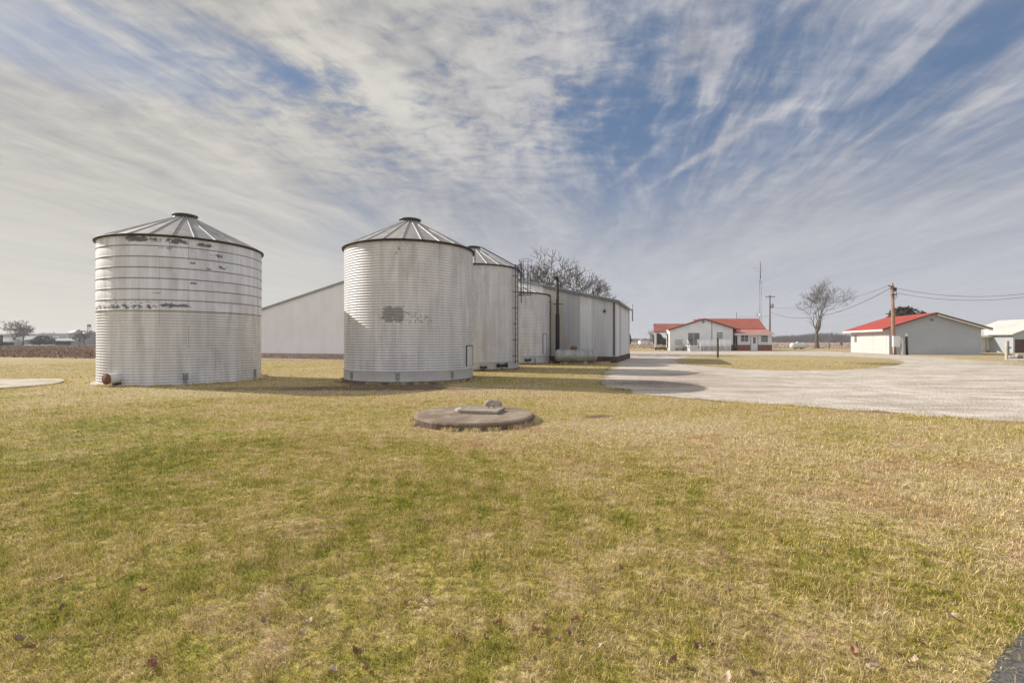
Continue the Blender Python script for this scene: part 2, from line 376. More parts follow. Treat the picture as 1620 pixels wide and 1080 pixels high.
# ---- ground sheets
gb = MB(); gb.poly([(-4500,-600),(4500,-600),(4500,5200),(-4500,5200)], -.004)
tag(gb.build('ground', M_field), kind='structure')
def axis(spans):
    out = []
    for a, b, st in spans: out += list(np.arange(a, b, st))
    return np.array(out + [spans[-1][1]])
xs = axis([(-130,-60,5),(-60,-20,1.),(-20,-10,.4),(-10,10,.16),(10,20,.4),(20,70,1.),(70,150,5)])
ys = axis([(-40,-4,3),(-4,1,.5),(1,13,.14),(13,24,.3),(24,60,1.),(60,115,2.5)])
XX, YY = np.meshgrid(xs, ys); nx, ny = len(xs), len(ys)
LAWN = [(-130,-40),(150,-40),(150,118),(40,118),(17,118),(5,60),(-22,44),(-24.5,45),(-36,44),(-60,52),(-130,49)]
ii, jj = np.meshgrid(np.arange(nx-1), np.arange(ny-1)); a0 = (jj*nx+ii).ravel()
cxm = (XX[:-1,:-1]+XX[1:,1:]).ravel()/2; cym = (YY[:-1,:-1]+YY[1:,1:]).ravel()/2
keep = inpoly(cxm + 1.2*(vnoise(cxm,cym,.6,8)-.5), cym + 1.2*(vnoise(cxm,cym,.5,9)-.5), LAWN)
a0 = a0[keep]; q = np.stack([a0, a0+1, a0+nx+1, a0+nx], 1).ravel()
V = np.stack([XX.ravel(), YY.ravel(), np.zeros(XX.size)], 1)
lawn = np_mesh('lawn', V, q, 4, M_lawn, {'dry': dryness(XX,YY).ravel(), 'bare': bareness(XX,YY).ravel()})
tag(lawn, kind='structure')
# gravel: triangulated sheet with an attribute for broad darker brown patches
import bmesh
def sheet(name, edge, z, mat, attr=None, cell=1.2):
    bm = bmesh.new(); vs = [bm.verts.new((x,y,z)) for x,y in edge]; bm.faces.new(vs)
    bmesh.ops.triangulate(bm, faces=bm.faces[:])
    xs_ = [p[0] for p in edge]; ys_ = [p[1] for p in edge]
    k = math.floor(min(ys_))+1
    while k < max(ys_):
        bmesh.ops.bisect_plane(bm, geom=bm.verts[:]+bm.edges[:]+bm.faces[:], plane_co=(0,k,0), plane_no=(0,1,0)); k += cell if k < 30 else cell*4
    k = math.floor(min(xs_))+1
    while k < min(40, max(xs_)):
        bmesh.ops.bisect_plane(bm, geom=bm.verts[:]+bm.edges[:]+bm.faces[:], plane_co=(k,0,0), plane_no=(1,0,0)); k += cell*1.5
    fl_ = bm.faces[:]; cc_ = np.array([f.calc_center_median()[:2] for f in fl_]); ok_ = inpoly(cc_[:,0], cc_[:,1], list(edge))
    out_ = [f for f, k_ in zip(fl_, ok_) if not k_ or f.calc_area() < 1e-9]
    bmesh.ops.delete(bm, geom=out_, context='FACES')
    bm.normal_update(); bmesh.ops.reverse_faces(bm, faces=[f for f in bm.faces if f.normal.z < 0])
    me = bpy.data.meshes.new(name); bm.to_mesh(me); bm.free(); me.materials.append(mat)
    co = np.empty(len(me.vertices)*3, np.float32); me.vertices.foreach_get('co', co); co = co.reshape(-1,3)
    for an, fn in (attr or {}).items():
        a = me.attributes.new(an, 'FLOAT', 'POINT'); a.data.foreach_set('value', fn(co[:,0], co[:,1]).astype(np.float32))
    o = bpy.data.objects.new(name, me); col.objects.link(o); tag(o, kind='structure'); return o
sheet('gravel_drive', g_edge, .004, M_gravel, {'dark_patch': lambda x,y: .75*gauss(x,y,5.2,18.5,3.6,2.6)+.6*gauss(x,y,8,23,4,2.)+.5*gauss(x,y,10,17,2,.7)})
sheet('grass_island', i_edge, .008, M_lawn, {'dry': lambda x,y: dryness(x,y)-.08+.0*x, 'bare': lambda x,y: .7*gauss(x,y,26.5,34,2.6,3)+.25*vnoise(x,y,.3,4)})
ASPH = [gp(1548,1110), gp(1566,1078), gp(1595,1030), gp(1625,990), (4.6,3.9), (9,7.1), (14,9.0), (18,8.7), (12,4), (4,1.0), (1.6,1.2)]
def c_asph(t):
    p = t.pos(); f = t.noise(p, 60, 4, .7); n = t.noise(p, 2.5, 4)
    return {'Base Color': t.mix(t.rng(f,.3,.7), (.07,.065,.06), t.mix(n, (.17,.16,.15), (.26,.24,.22))), 'Normal': t.bump(f, .8, .02)}
sheet('asphalt_path', rough_edge(ASPH, .06, .035, 5), .006, material('asphalt', c_asph, .9))
# tan strips beyond the lawn: mown verge left, far field right
def strip(name, pts, z, c1, c2, sc=.6):
    def fn(t):
        p = t.pos(); x,y,zz = t.sep(p); n = t.noise(t.comb(t.math('MULTIPLY',x,.2), y, 0), sc, 5); f = t.noise(p, 3., 4)
        return t.mix(t.rng(t.math('ADD', t.math('MULTIPLY',n,.6), t.math('MULTIPLY',f,.4)), .35,.65), c1, c2)
    b = MB(); b.poly(pts, z); return tag(b.build(name, material(name+'_colour', fn, .95)), kind='structure')
strip('dirt_track', [(-130,52.5),(-60,52.),(-24,44.8),(-24.2,46.6),(-60,54.5),(-130,55.5)], .002, (.34,.27,.18), (.46,.37,.26))
bpt = lambda t_, o_: (7.76+U.x*t_-.322*o_, 36+U.y*t_-.947*o_)
strip('dirt_strip', [bpt(12,.05), bpt(12,2.2), bpt(20,3.2), bpt(27,4.), bpt(36,4.6), bpt(36,.05)][::-1], .004, (.24,.165,.12), (.40,.29,.215), 2.)
strip('tan_field', [(17,112),(160,112),(900,620),(60,620)], 0, (.36,.25,.19), (.44,.33,.25))
strip('olive_field', [(12,62),(19,62),(19,108),(60,420),(20,420)], .001, (.30,.22,.10), (.40,.30,.15))

# ------------------------------------------------------------------ grass blades
ang0 = np.array([b[:2] for b in BINS])
def blocked(x, y):
    g_ = np.random.default_rng(3); e_ = (g_.random(len(x))**3)*.75*(vnoise(x,y,1.3,55)*2.4); q_ = g_.random(len(x))*6.28; jx, jy = x+e_*np.cos(q_), y+e_*np.sin(q_)
    r = inpoly(jx, jy, GRAVEL) & ~inpoly(jx, jy, ISLAND)
    r |= inpoly(x+.12*e_*np.cos(q_), y+.12*e_*np.sin(q_), ASPH)
    for bx, by, br in BINS: r |= np.hypot(x-bx, y-by) < br+.06
    r |= np.hypot(x-WELL[0], y-WELL[1]) < WELL[2]+.01
    r |= np.hypot((x+20.2), (y-17.1)) < 3.3
    r |= ((x-7.76)*.322+(y-36)*.947 > -.6) & (x < 8.5)
    return r
def blades(name, n, r0, r1, power, h0, wmul, seed, nseg):
    g = np.random.default_rng(seed)
    t = g.random(n); e = 2-power
    r = (r0**e + t*(r1**e-r0**e))**(1/e) if abs(e) > 1e-3 else r0*(r1/r0)**t
    th = R(90) + (g.random(n)-.5)*R(112)
    x = r*np.cos(th); y = r*np.sin(th)
    clump = vnoise(x,y,8.,31)*.45+vnoise(x,y,22.,32)*.55
    b = bareness(x,y)
    k = (~blocked(x,y)) & (g.random(n) > b*1.1-.15) & (g.random(n) < -.12+2.0*clump)
    x, y, r, clump, b = x[k], y[k], r[k], clump[k], b[k]; n = len(x)
    d = dryness(x,y)
    tall = .5*vnoise(x,y,1.7,33)+.5*vnoise(x,y,5.,34)**1.5*1.5
    h = h0*(.45+1.0*g.random(n))*(.55+.9*tall)*(.8+.5*clump)*(1-.6*b)
    w = wmul*(.0016+.0007*r)*(.6+.8*g.random(n))
    lean = R(12)+g.random(n)**.8*R(66); az = g.random(n)*2*np.pi
    az = np.where(g.random(n) < .45, g.normal(R(200), .9, n), az)
    fc = az + R(90) + (g.random(n)-.5)*1.4
    dx, dy = np.cos(az), np.sin(az); px, py = np.cos(fc)*w/2, np.sin(fc)*w/2
    rnd = g.random(n)
    Z = np.zeros(n)
    if nseg == 2:
        m1 = .55*h; l1 = lean*.6
        ax = x+dx*m1*np.sin(l1); ay = y+dy*m1*np.sin(l1); az_ = m1*np.cos(l1)
        tx = ax+dx*.55*h*np.sin(lean*1.25); ty = ay+dy*.55*h*np.sin(lean*1.25); tz = np.maximum(az_+.55*h*np.cos(lean*1.25), .004)
        vs = np.stack([np.stack([x-px,y-py,Z],1), np.stack([x+px,y+py,Z],1), np.stack([ax+px*.8,ay+py*.8,az_],1), np.stack([ax-px*.8,ay-py*.8,az_],1), np.stack([tx,ty,tz],1)], 1)
        base = (np.arange(n)*5)[:,None]
        tri = np.concatenate([base+np.array([[0,1,2]]), base+np.array([[0,2,3]]), base+np.array([[3,2,4]])], 1).ravel(); nv = 5
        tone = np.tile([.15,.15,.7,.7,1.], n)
    else:
        tx = x+dx*h*np.sin(lean); ty = y+dy*h*np.sin(lean); tz = h*np.cos(lean)+.003
        vs = np.stack([np.stack([x-px,y-py,Z],1), np.stack([x+px,y+py,Z],1), np.stack([tx,ty,tz],1)], 1)
        tri = (np.arange(n)*3)[:,None] + np.array([[0,1,2]]); tri = tri.ravel(); nv = 3
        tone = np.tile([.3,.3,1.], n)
    o = np_mesh(name, vs.reshape(-1,3), tri, 3, M_blade, {'rnd': np.repeat(rnd,nv), 'dry': np.repeat(d,nv), 'bare': np.repeat(b*.6,nv), 'tone': tone})
    return tag(o, 'short dormant lawn grass, green and straw coloured', 'grass', kind='stuff')
blades('lawn_grass', 420000, 1.9, 9.0, 1.35, .032, .85, 11, 2)
blades('lawn_grass', 400000, 3.6, 16., 1.1, .045, .9, 12, 1)
blades('lawn_grass', 150000, 15.5, 48., 1.2, .06, 1.0, 13, 1)

def tufts(x, y, h, seed, wid=.006):
    g = np.random.default_rng(seed); n = len(x); az = g.random(n)*6.28; ln = R(8)+g.random(n)*R(48); h = h*(.4+.9*g.random(n)); fc = g.random(n)*6.28
    px, py = np.cos(fc)*wid/2, np.sin(fc)*wid/2; Z = np.zeros(n)
    vs = np.stack([np.stack([x-px,y-py,Z],1), np.stack([x+px,y+py,Z],1), np.stack([x+np.cos(az)*h*np.sin(ln), y+np.sin(az)*h*np.sin(ln), h*np.cos(ln)],1)],1)
    o = np_mesh('edge_grass', vs.reshape(-1,3), np.arange(3*n), 3, M_blade, {'rnd': np.repeat(g.random(n),3), 'dry': np.repeat(dryness(x,y)+.12,3), 'bare': np.zeros(3*n), 'tone': np.tile([.2,.2,1.],n)})
    tag(o, 'longer untrimmed grass along slab, bin and drive edges', 'grass', kind='stuff')
_g = np.random.default_rng(91); _x, _y, _h = [], [], []
def _ring(cx_, cy_, r, n, h, sd):
    a = _g.random(n)*6.28; m_ = vnoise(np.cos(a)*3+9, np.sin(a)*3+9, 2.2, 77) > .42; a = a[m_]; rr = r+np.abs(_g.normal(0,sd,len(a)))
    _x.append(cx_+rr*np.cos(a)); _y.append(cy_+rr*np.sin(a)); _h.append(np.full(len(a),h))
_ring(WELL[0], WELL[1], WELL[2]+.01, 5200, .085, .05); _ring(BINS[0][0], BINS[0][1], 3.02, 5200, .13, .07)
for b_ in BINS[1:]: _ring(b_[0], b_[1], b_[2]+.12, 4200, .13, .07)
_ring(-20.2, 17.1, 3.31, 3500, .10, .06)
_e = np.array(g_edge); _k = _g.integers(0, len(_e), 26000); _p = _e[_k]+_g.normal(0,.16,(26000,2)); _m = (vnoise(_p[:,0],_p[:,1],1.4,78) > .5) & (_p[:,1] < 60) & (_p[:,1] > 8)
_x.append(_p[_m,0]); _y.append(_p[_m,1]); _h.append(np.full(_m.sum(), .075))
tufts(np.concatenate(_x), np.concatenate(_y), np.concatenate(_h), 92, .012)

# ------------------------------------------------------------------ metal and paint for the bins
def c_bin(flecks, stain, seed, band=None, z0=.05, ztop=9.):
    """flecks: list of (angle deg, z, half angle deg, half height, amount); painted galvanised steel"""
    def fn(t):
        p = t.obj(); x, y, z = t.sep(p)
        a = t.math('MULTIPLY', t.math('ARCTAN2', y, x), 57.2958)
        ca = t.comb(t.math('MULTIPLY', a, .055), t.math('MULTIPLY', z, .35), seed)
        streak = t.noise(t.comb(t.math('MULTIPLY', a, .16), t.math('MULTIPLY', z, .30), seed), 1., 6, .6)
        blot = t.noise(ca, 1.6, 5, .6)
        fine = t.noise(t.comb(t.math('MULTIPLY', a, .5), t.math('MULTIPLY', z, 9.), seed), 1., 4, .65)
        ring = t.math('FLOOR', t.math('DIVIDE', t.math('SUBTRACT', z, .55), .815))
        av = t.math('ADD', t.math('MULTIPLY', a, 1/36.), t.math('MULTIPLY', ring, .5))
        sheet_ = t.math('FLOOR', av); fr = t.math('FRACT', av)
        tone = t.white(t.comb(sheet_, ring, seed))
        seam = t.math('LESS_THAN', fr, .009)
        c = t.mix(t.rng(streak, .3, .72), (.58,.57,.565), (.82,.815,.82))
        c = t.mix(t.math('MULTIPLY', t.rng(blot, .5, .72), .5), c, (.42,.40,.37))
        rr_ = t.noise(t.comb(t.math('MULTIPLY', a, .75), t.math('MULTIPLY', z, .22), seed+9), 1., 4, .7); c = t.mix(t.math('MULTIPLY', t.rng(rr_, .58, .70), .38), c, (.36,.30,.25))
        c = t.mix(t.math('MULTIPLY', tone, .22), c, (.44,.425,.41))
        c = t.mix(t.math('MULTIPLY', seam, t.rng(tone, 0, 1, .12, .6)), c, (.16,.14,.12))
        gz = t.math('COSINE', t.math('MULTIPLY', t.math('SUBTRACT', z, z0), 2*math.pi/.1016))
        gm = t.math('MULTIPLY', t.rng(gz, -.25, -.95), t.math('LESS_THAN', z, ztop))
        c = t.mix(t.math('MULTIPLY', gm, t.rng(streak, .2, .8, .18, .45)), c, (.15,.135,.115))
        if band:
            fb = t.math('FRACT', t.math('DIVIDE', t.math('SUBTRACT', z, band[0]-.03), band[1])); up_ = t.math('GREATER_THAN', z, band[0]-.03)
            lm = t.math('MULTIPLY', t.math('LESS_THAN', fb, .075), up_); c = t.mix(t.math('MULTIPLY', lm, .85), c, (.09,.075,.06))
        fm = None
        for (fa, fz, ha, hz, amt) in flecks:
            ea = t.math('DIVIDE', t.math('SUBTRACT', a, fa), ha); ez = t.math('DIVIDE', t.math('SUBTRACT', z, fz), hz)
            g = t.math('POWER', 2.718, t.math('MULTIPLY', t.math('ADD', t.math('POWER', t.math('ABSOLUTE', ea), 4.), t.math('POWER', t.math('ABSOLUTE', ez), 4.)), -1.))
            g = t.math('MULTIPLY', g, amt); fm = g if fm is None else t.math('MAXIMUM', fm, g)
        rust = 0.
        if fm is not None:
            pn = t.noise(t.comb(t.math('MULTIPLY', a, .30), t.math('MULTIPLY', z, 7.), seed+3), 1., 6, .7)
            rust = t.rng(t.math('ADD', t.math('MULTIPLY', fm, .36), t.math('MULTIPLY', pn, .95)), .72, .78)
            c = t.mix(t.math('MULTIPLY', rust, stain), c, (.075,.07,.065))
        rough = t.math('ADD', t.math('MULTIPLY', blot, .26), .46)
        return {'Base Color': c, 'Roughness': rough, 'Metallic': .12, 'Normal': t.bump(fine, .12, .01)}
    return material('painted_bin_steel', fn, .4, .3)
M_roofpan = plain('dusty_roof_steel', (.38,.36,.335), .62, .2, .22, 2.)
M_rib = plain('roof_rib_steel', (.50,.48,.45), .65, .1, .2, 3.)
M_dark = plain('dark_weathered_steel', (.045,.04,.035), .6, .5, .3, 5.)
M_gsteel = plain('grey_galvanised_steel', (.27,.28,.27), .5, .6, .25, 4.)
M_cap = plain('greenish_cap_steel', (.11,.12,.11), .55, .5, .3, 4.)
M_white = plain('white_paint', (.68,.67,.64), .5, 0, .07, 2.)
M_skirt = plain('white_painted_skirt', (.62,.62,.61), .5, .15, .10, 1.5)
M_rust = plain('rust', (.17,.075,.045), .85, .1, .35, 8.)
M_brownpipe = plain('rust_brown_pipe', (.035,.022,.018), .7, .3, .4, 5.)
def angle_of(b, px, yoff=0):
    """angle round bin b at which the sight line px first meets its wall"""
    bx, by, br = b; k = (px-CX)/F
    A = 1+k*k; B = -2*(k*bx+by); C = bx*bx+by*by-br*br; D = B*B-4*A*C
    Y = (-B-math.sqrt(max(D,0)))/(2*A); return math.degrees(math.atan2(Y-by, k*Y-bx))
def ladder(root, r, adeg, z0, z1, name='ladder', w=.38, off=.13, mat=None, step=.3, rail=.035):
    a = R(adeg); mb = MB(); n = Vector((math.cos(a), math.sin(a), 0)); t = Vector((-math.sin(a), math.cos(a), 0))
    c = n*(r+off)
    for s in (-1,1): mb.bar(c+t*s*w/2+Vector((0,0,z0)), c+t*s*w/2+Vector((0,0,z1)), rail, rail)
    z = z0+.15
    while z < z1-.05: mb.bar(c-t*w/2+Vector((0,0,z)), c+t*w/2+Vector((0,0,z)), .025); z += step
    br = mb; z = z0+.45
    while z < z1:
        for s in (-1,1): br.bar(n*(r-.01)+t*s*w/2+Vector((0,0,z)), c+t*s*w/2+Vector((0,0,z)), .05, .03)
        z += .9
    return mb.build(name, mat or M_dark, root)
def make_bin(b, eave, peak, label, mat, corr_top, skirt, seed, ribs=24, cone_cap=True, base='concrete'):
    bx, by, r = b
    root = thing('grain_bin', label, 'grain bin', (bx,by,0), 0, 'white steel grain bins')
    N = 144; pitch = .1016; amp = .0095
    z0 = skirt if skirt else .05
    prof = []; z = z0
    while z < corr_top-1e-6:
        prof.append((r + amp*math.cos(2*math.pi*(z-z0)/pitch) - amp, z)); z += pitch/8
    if corr_top < eave-.1:                                   # smooth upper rings with rolled bands
        nb = 7; bh = (eave-corr_top)/nb
        for k in range(nb):
            zz = corr_top+k*bh
            prof += [(r-.004, zz+.001), (r+.018, zz+.010), (r+.020, zz+.024), (r+.004, zz+.036), (r, zz+.05), (r, zz+bh-.004)]
    prof.append((r, eave))
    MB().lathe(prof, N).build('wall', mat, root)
    if skirt:
        MB().lathe([(r+.012,.0),(r+.012,skirt-.01),(r+.022,skirt),(r-.02,skirt+.012)], N).build('base_ring', M_skirt, root)
    # roof
    rc = .40; ro = r+.07; zr0 = eave-.02; zr1 = peak-.14
    roof = MB().lathe([(ro,zr0-.0),(ro*.66+rc*.34, zr0+(zr1-zr0)*.34),(rc,zr1)], ribs*4, smooth=True).build('roof', M_roofpan, root)
    rb = MB()
    for k in range(ribs):
        a = 2*math.pi*(k+.37)/ribs; d = Vector((math.cos(a), math.sin(a), 0)); t = Vector((-d.y, d.x, 0))
        up = Vector((0,0,1))
        p0 = d*ro+up*zr0; p1 = d*rc+up*zr1
        vs = []
        for p, hw, hh in ((p0,.030,.045),(p1,.02,.04)):
            for s_, h_ in ((-1,-.02),(1,-.02),(.45,hh),(-.45,hh)): vs.append(p+t*s_*hw+up*h_)
        rb.add(vs, [(0,3,2,1),(4,5,6,7),(0,1,5,4),(1,2,6,5),(2,3,7,6),(3,0,4,7)])
    rb.build('roof_rib', M_rib, roof)
    MB().lathe([(r+.0,eave-.07),(ro+.015,eave-.055),(ro+.02,eave+.005),(ro-.02,eave+.012)], N).build('eave_trim', M_dark, root)
    cp = MB(); cp.lathe([(rc+.03,zr1-.05),(rc+.03,zr1+.05),(rc-.04,zr1+.06),(rc-.04,zr1+.11),(rc+.06,zr1+.12),(rc+.07,zr1+.155),(rc-.05,zr1+.19),(.02,zr1+.21)], 40)
    cp.build('roof_cap', M_cap, root)
    # concrete pad
    pr = r + (.17 if base == 'concrete' else .10); ph = .045 if base == 'concrete' else .10
    MB().lathe([(pr,-.02),(pr,ph-.015),(pr-.02,ph),(r-.05,ph+.003)], 96, smooth=False).build('foundation', M_conc_pale if base == 'concrete' else M_slab_side, root)
    return root
def bracket(root, b, px, z0=.08, z1=.45, mat=None):
    a = R(angle_of(b, px)); n = Vector((math.cos(a), math.sin(a), 0)); t = Vector((-n.y, n.x, 0)); r = b[2]+.012
    mb = MB()
    for zz in (z1-.10, z1-.22):
        c = n*(r+.015)+Vector((0,0,zz)); mb.bar(c-t*.05, c+t*.05, .05, .07)
    c = n*(r+.012); mb.bar(c-t*.055+Vector((0,0,z1)), c-t*.055+Vector((0,0,z1-.28)), .025, .03); mb.bar(c+t*.055+Vector((0,0,z1)), c+t*.055+Vector((0,0,z1-.28)), .025, .03)
    mb.bar(c+n*.02+Vector((0,0,z1-.28)), c+n*.02+Vector((0,0,.0)), .02, .02)
    c2 = n*(r+.02); mb.bar(c2-t*.07+Vector((0,0,z0)), c2+t*.07+Vector((0,0,z0)), .05, .05)
    mb.build('anchor_bracket', mat or M_gsteel, root)

A1 = [angle_of(BINS[0], p) for p in (215, 250, 285, 325, 300, 230, 360)]
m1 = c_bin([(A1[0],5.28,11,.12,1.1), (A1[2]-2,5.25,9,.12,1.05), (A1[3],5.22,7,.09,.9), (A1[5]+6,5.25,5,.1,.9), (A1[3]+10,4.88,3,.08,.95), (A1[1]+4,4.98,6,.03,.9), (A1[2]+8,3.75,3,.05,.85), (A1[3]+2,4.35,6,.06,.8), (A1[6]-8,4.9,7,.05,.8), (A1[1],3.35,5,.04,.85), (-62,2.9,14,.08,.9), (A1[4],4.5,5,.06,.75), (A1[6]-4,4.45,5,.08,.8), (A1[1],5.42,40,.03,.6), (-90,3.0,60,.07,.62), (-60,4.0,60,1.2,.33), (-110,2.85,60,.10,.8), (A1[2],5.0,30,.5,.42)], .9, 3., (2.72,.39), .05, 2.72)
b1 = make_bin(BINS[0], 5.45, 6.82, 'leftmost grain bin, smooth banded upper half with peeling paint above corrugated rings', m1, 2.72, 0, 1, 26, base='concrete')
b1.scale = (1,1,1)
for px in (293, 403): bracket(b1, BINS[0], px, mat=M_gsteel)
a = R(angle_of(BINS[0], 186)); n = Vector((math.cos(a), math.sin(a), 0)); fn_ = Vector((-.25,-1,0)).normalized()
c0 = n*(BINS[0][2]-.05)+Vector((.0,0,.28))
mb = MB(); mb.tube([c0+fn_*-.1, c0+fn_*.42], .185, 24); pipe1 = mb.build('auger_tube', M_white, b1)
MB().tube([c0+fn_*.42, c0+fn_*.445], [.20,.195], 24).build('end_plate', M_rust, pipe1)
MB().box(-.05,.16,-.1,.05,-.26,-.16, Matrix.Translation(c0+fn_*.1)).build('support_block', M_dark, pipe1)

A2 = [angle_of(BINS[1], p) for p in (622, 640, 632, 725, 565, 600)]
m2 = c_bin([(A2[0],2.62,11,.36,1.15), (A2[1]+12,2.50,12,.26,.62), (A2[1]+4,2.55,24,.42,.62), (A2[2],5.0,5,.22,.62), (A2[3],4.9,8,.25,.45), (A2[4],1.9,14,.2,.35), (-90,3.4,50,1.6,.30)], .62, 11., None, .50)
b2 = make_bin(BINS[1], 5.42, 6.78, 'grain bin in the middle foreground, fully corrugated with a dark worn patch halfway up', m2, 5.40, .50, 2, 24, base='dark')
for px in (557, 629, 715): bracket(b2, BINS[1], px)
def hatch(root, b, pxa, pxb, z0, z1):
    a0_ = R(angle_of(b, pxa)); a1_ = R(angle_of(b, pxb)); r = b[2]
    mb = MB(); N_ = 10; vs = []
    for k in range(N_+1):
        a = a0_+(a1_-a0_)*k/N_
        for rr in (r-.02, r+.012):
            for z in (z0, z1): vs.append((rr*math.cos(a), rr*math.sin(a), z))
    fs = []
    for k in range(N_):
        o = k*4; fs += [(o+2,o+6,o+7,o+3), (o+1,o+3,o+7,o+5), (o,o+4,o+6,o+2)]
    fs += [(0,2,3,1), (N_*4,N_*4+1,N_*4+3,N_*4+2)]
    mb.add(vs, fs); d = mb.build('hatch_door', M_skirt, root)
    for a in (a0_, a1_):
        fr = MB(); fr.bar(((r+.005)*math.cos(a),(r+.005)*math.sin(a),z0-.03), ((r+.005)*math.cos(a),(r+.005)*math.sin(a),z1+.03), .045, .04)
        fr.build('door_frame', M_dark, d)
    tp = MB(); tp.tube([((r+.005)*math.cos(a0_+(a1_-a0_)*k/6),(r+.005)*math.sin(a0_+(a1_-a0_)*k/6),z1+.02) for k in range(7)], .02, 6); tp.build('door_lintel', M_dark, d)
hatch(b2, BINS[1], 738, 747.5, .62, 1.40)

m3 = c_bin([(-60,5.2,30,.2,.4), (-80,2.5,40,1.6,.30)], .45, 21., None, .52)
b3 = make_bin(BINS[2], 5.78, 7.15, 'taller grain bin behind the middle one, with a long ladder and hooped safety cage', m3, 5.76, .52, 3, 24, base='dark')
ladder(b3, BINS[2][2], angle_of(BINS[2], 813.5), .35, 5.95, w=.32, off=.15, step=.3, rail=.045)
l3 = ladder(b3, BINS[2][2], 2, 3.9, 6.35, w=.34, off=.16, rail=.03)
cg = MB(); cr = .33; a = R(2); cc_ = Vector((math.cos(a), math.sin(a), 0))*(BINS[2][2]+.16+.26)
for z in (4.35, 4.75, 5.6, 6.05, 6.42):
    rr = cr*(1.25 if z > 6. else 1.)
    cg.tube([cc_+Vector((rr*math.cos(2*math.pi*k/20), rr*math.sin(2*math.pi*k/20), z)) for k in range(21)], .010, 5)
for k in range(8):
    q = 2*math.pi*(k+.5)/8; cg.tube([cc_+Vector((cr*math.cos(q), cr*math.sin(q), 4.35)), cc_+Vector((cr*math.cos(q), cr*math.sin(q), 6.05)), cc_+Vector((cr*1.25*math.cos(q), cr*1.25*math.sin(q), 6.42))], .008, 5)
cg.build('safety_cage', M_dark, b3)
rl = MB(); a = R(-4); d_ = Vector((math.cos(a), math.sin(a), 0)); t_ = Vector((-d_.y, d_.x, 0))
for s in (-1,1): rl.bar(d_*(BINS[2][2]+.05)+t_*s*.17+Vector((0,0,5.9)), d_*.5+t_*s*.17+Vector((0,0,7.15)), .03)
for k in range(9):
    f = k/9; p = d_*(BINS[2][2]+.05-(BINS[2][2]-.45)*f)+Vector((0,0,5.9+1.25*f)); rl.bar(p-t_*.17, p+t_*.17, .02)
rl.build('roof_ladder', M_dark, b3)
def stub(root, b, px, z, L=.45, rad=.09, side=0.):
    a = R(angle_of(b, px)); n = Vector((math.cos(a), math.sin(a), 0)); t = Vector((-n.y, n.x, 0)); c = n*(b[2]+.14)+Vector((0,0,z))
    mb = MB(); mb.tube([c-t*L/2, c-t*L*.2, c+t*L*.2, c+t*L/2], [rad, rad*.6, rad*.6, rad*1.1], 14); mb.bar(c-n*.14, c, .09); mb.bar(c, (c.x, c.y, .02), .03)
    mb.build('unloading_auger', M_dark, root)
stub(b3, BINS[2], 792, .30, .6, .12); stub(b3, BINS[2], 764, .22, .35, .08)
for px in (802,): bracket(b3, BINS[2], px)

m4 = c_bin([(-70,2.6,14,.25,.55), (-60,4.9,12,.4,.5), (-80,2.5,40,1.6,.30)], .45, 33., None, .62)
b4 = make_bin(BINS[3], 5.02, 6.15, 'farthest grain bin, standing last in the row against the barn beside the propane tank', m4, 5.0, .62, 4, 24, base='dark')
ladder(b4, BINS[3][2], 3, .5, 5.1, w=.34, off=.12, rail=.03)
stub(b4, BINS[3], 834, .32, .4, .10); bracket(b4, BINS[3], 846)
hatch(b4, BINS[3], 859, 864.5, .75, 2.1)

# ------------------------------------------------------------------ barn
U = Vector((-.9469, .3216, 0)); BA = math.atan2(-U.y, -U.x)     # local +x runs right along the front
BW, BD, BE, BP = 34.2, 10.9, 4.62, 8.72
def c_barn(front):
    def fn(t):
        p = t.obj(); x, y, z = t.sep(p); h = x if front else y
        k = t.math('FLOOR', t.math('DIVIDE', h, .914)); tone = t.white(t.comb(k, 2., 5.)); fr = t.math('FRACT', t.math('DIVIDE', h, .914))
        st = t.noise(t.comb(t.math('MULTIPLY', h, 3.5), t.math('MULTIPLY', z, .28), 1.), 1., 6, .6)
        bl = t.noise(t.comb(t.math('MULTIPLY', h, .8), t.math('MULTIPLY', z, .5), 7.), 1., 5, .6)
        c = t.mix(t.rng(st, .3, .7), (.66,.66,.665), (.80,.80,.805))
        worn = t.rng(h, -4.9, -4.4) if front else .9
        dirt = t.math('MULTIPLY', t.math('MULTIPLY', t.rng(t.math('ADD', t.math('MULTIPLY', tone, .55), t.math('MULTIPLY', st, .6)), .42, .80), worn), .62)
        c = t.mix(dirt, c, (.26,.26,.255))
        top = t.math('MULTIPLY', t.math('MULTIPLY', t.rng(t.math('ADD', t.math('MULTIPLY', z, .12), bl), .95, 1.25), worn), .3)
        c = t.mix(top, c, (.22,.22,.215))
        if front:
            cream = t.math('MULTIPLY', t.rng(h, -5.7, -5.5), t.rng(h, -4.2, -4.0, 1., 0.))
            c = t.mix(t.math('MULTIPLY', cream, .8), c, (.50,.46,.36))
            rs = t.math('MULTIPLY', t.rng(h, -4.15, -4.0), t.rng(h, -3.75, -3.55, 1., 0.)); c = t.mix(t.math('MULTIPLY', t.math('MULTIPLY', rs, t.rng(z, 2.6, 1.2)), .5), c, (.45,.30,.24))
            c = t.mix(t.rng(h, -6.4, -5.9, 1., 0.), c, t.mix(t.rng(bl,.3,.7), (.70,.71,.75), (.76,.77,.81)))
        seam = t.math('MULTIPLY', t.math('LESS_THAN', fr, .022), t.mix(worn, (.18,)*3, (.6,)*3) if front else .6)
        c = t.mix(seam, c, (.12,.12,.12))
        rib = t.math('ABSOLUTE', t.math('SINE', t.math('MULTIPLY', h, math.pi/.2286)))
        return {'Base Color': c, 'Normal': t.bump(t.math('POWER', rib, 6.), .45, .02)}
    return material('barn_siding', fn, .5, .1)
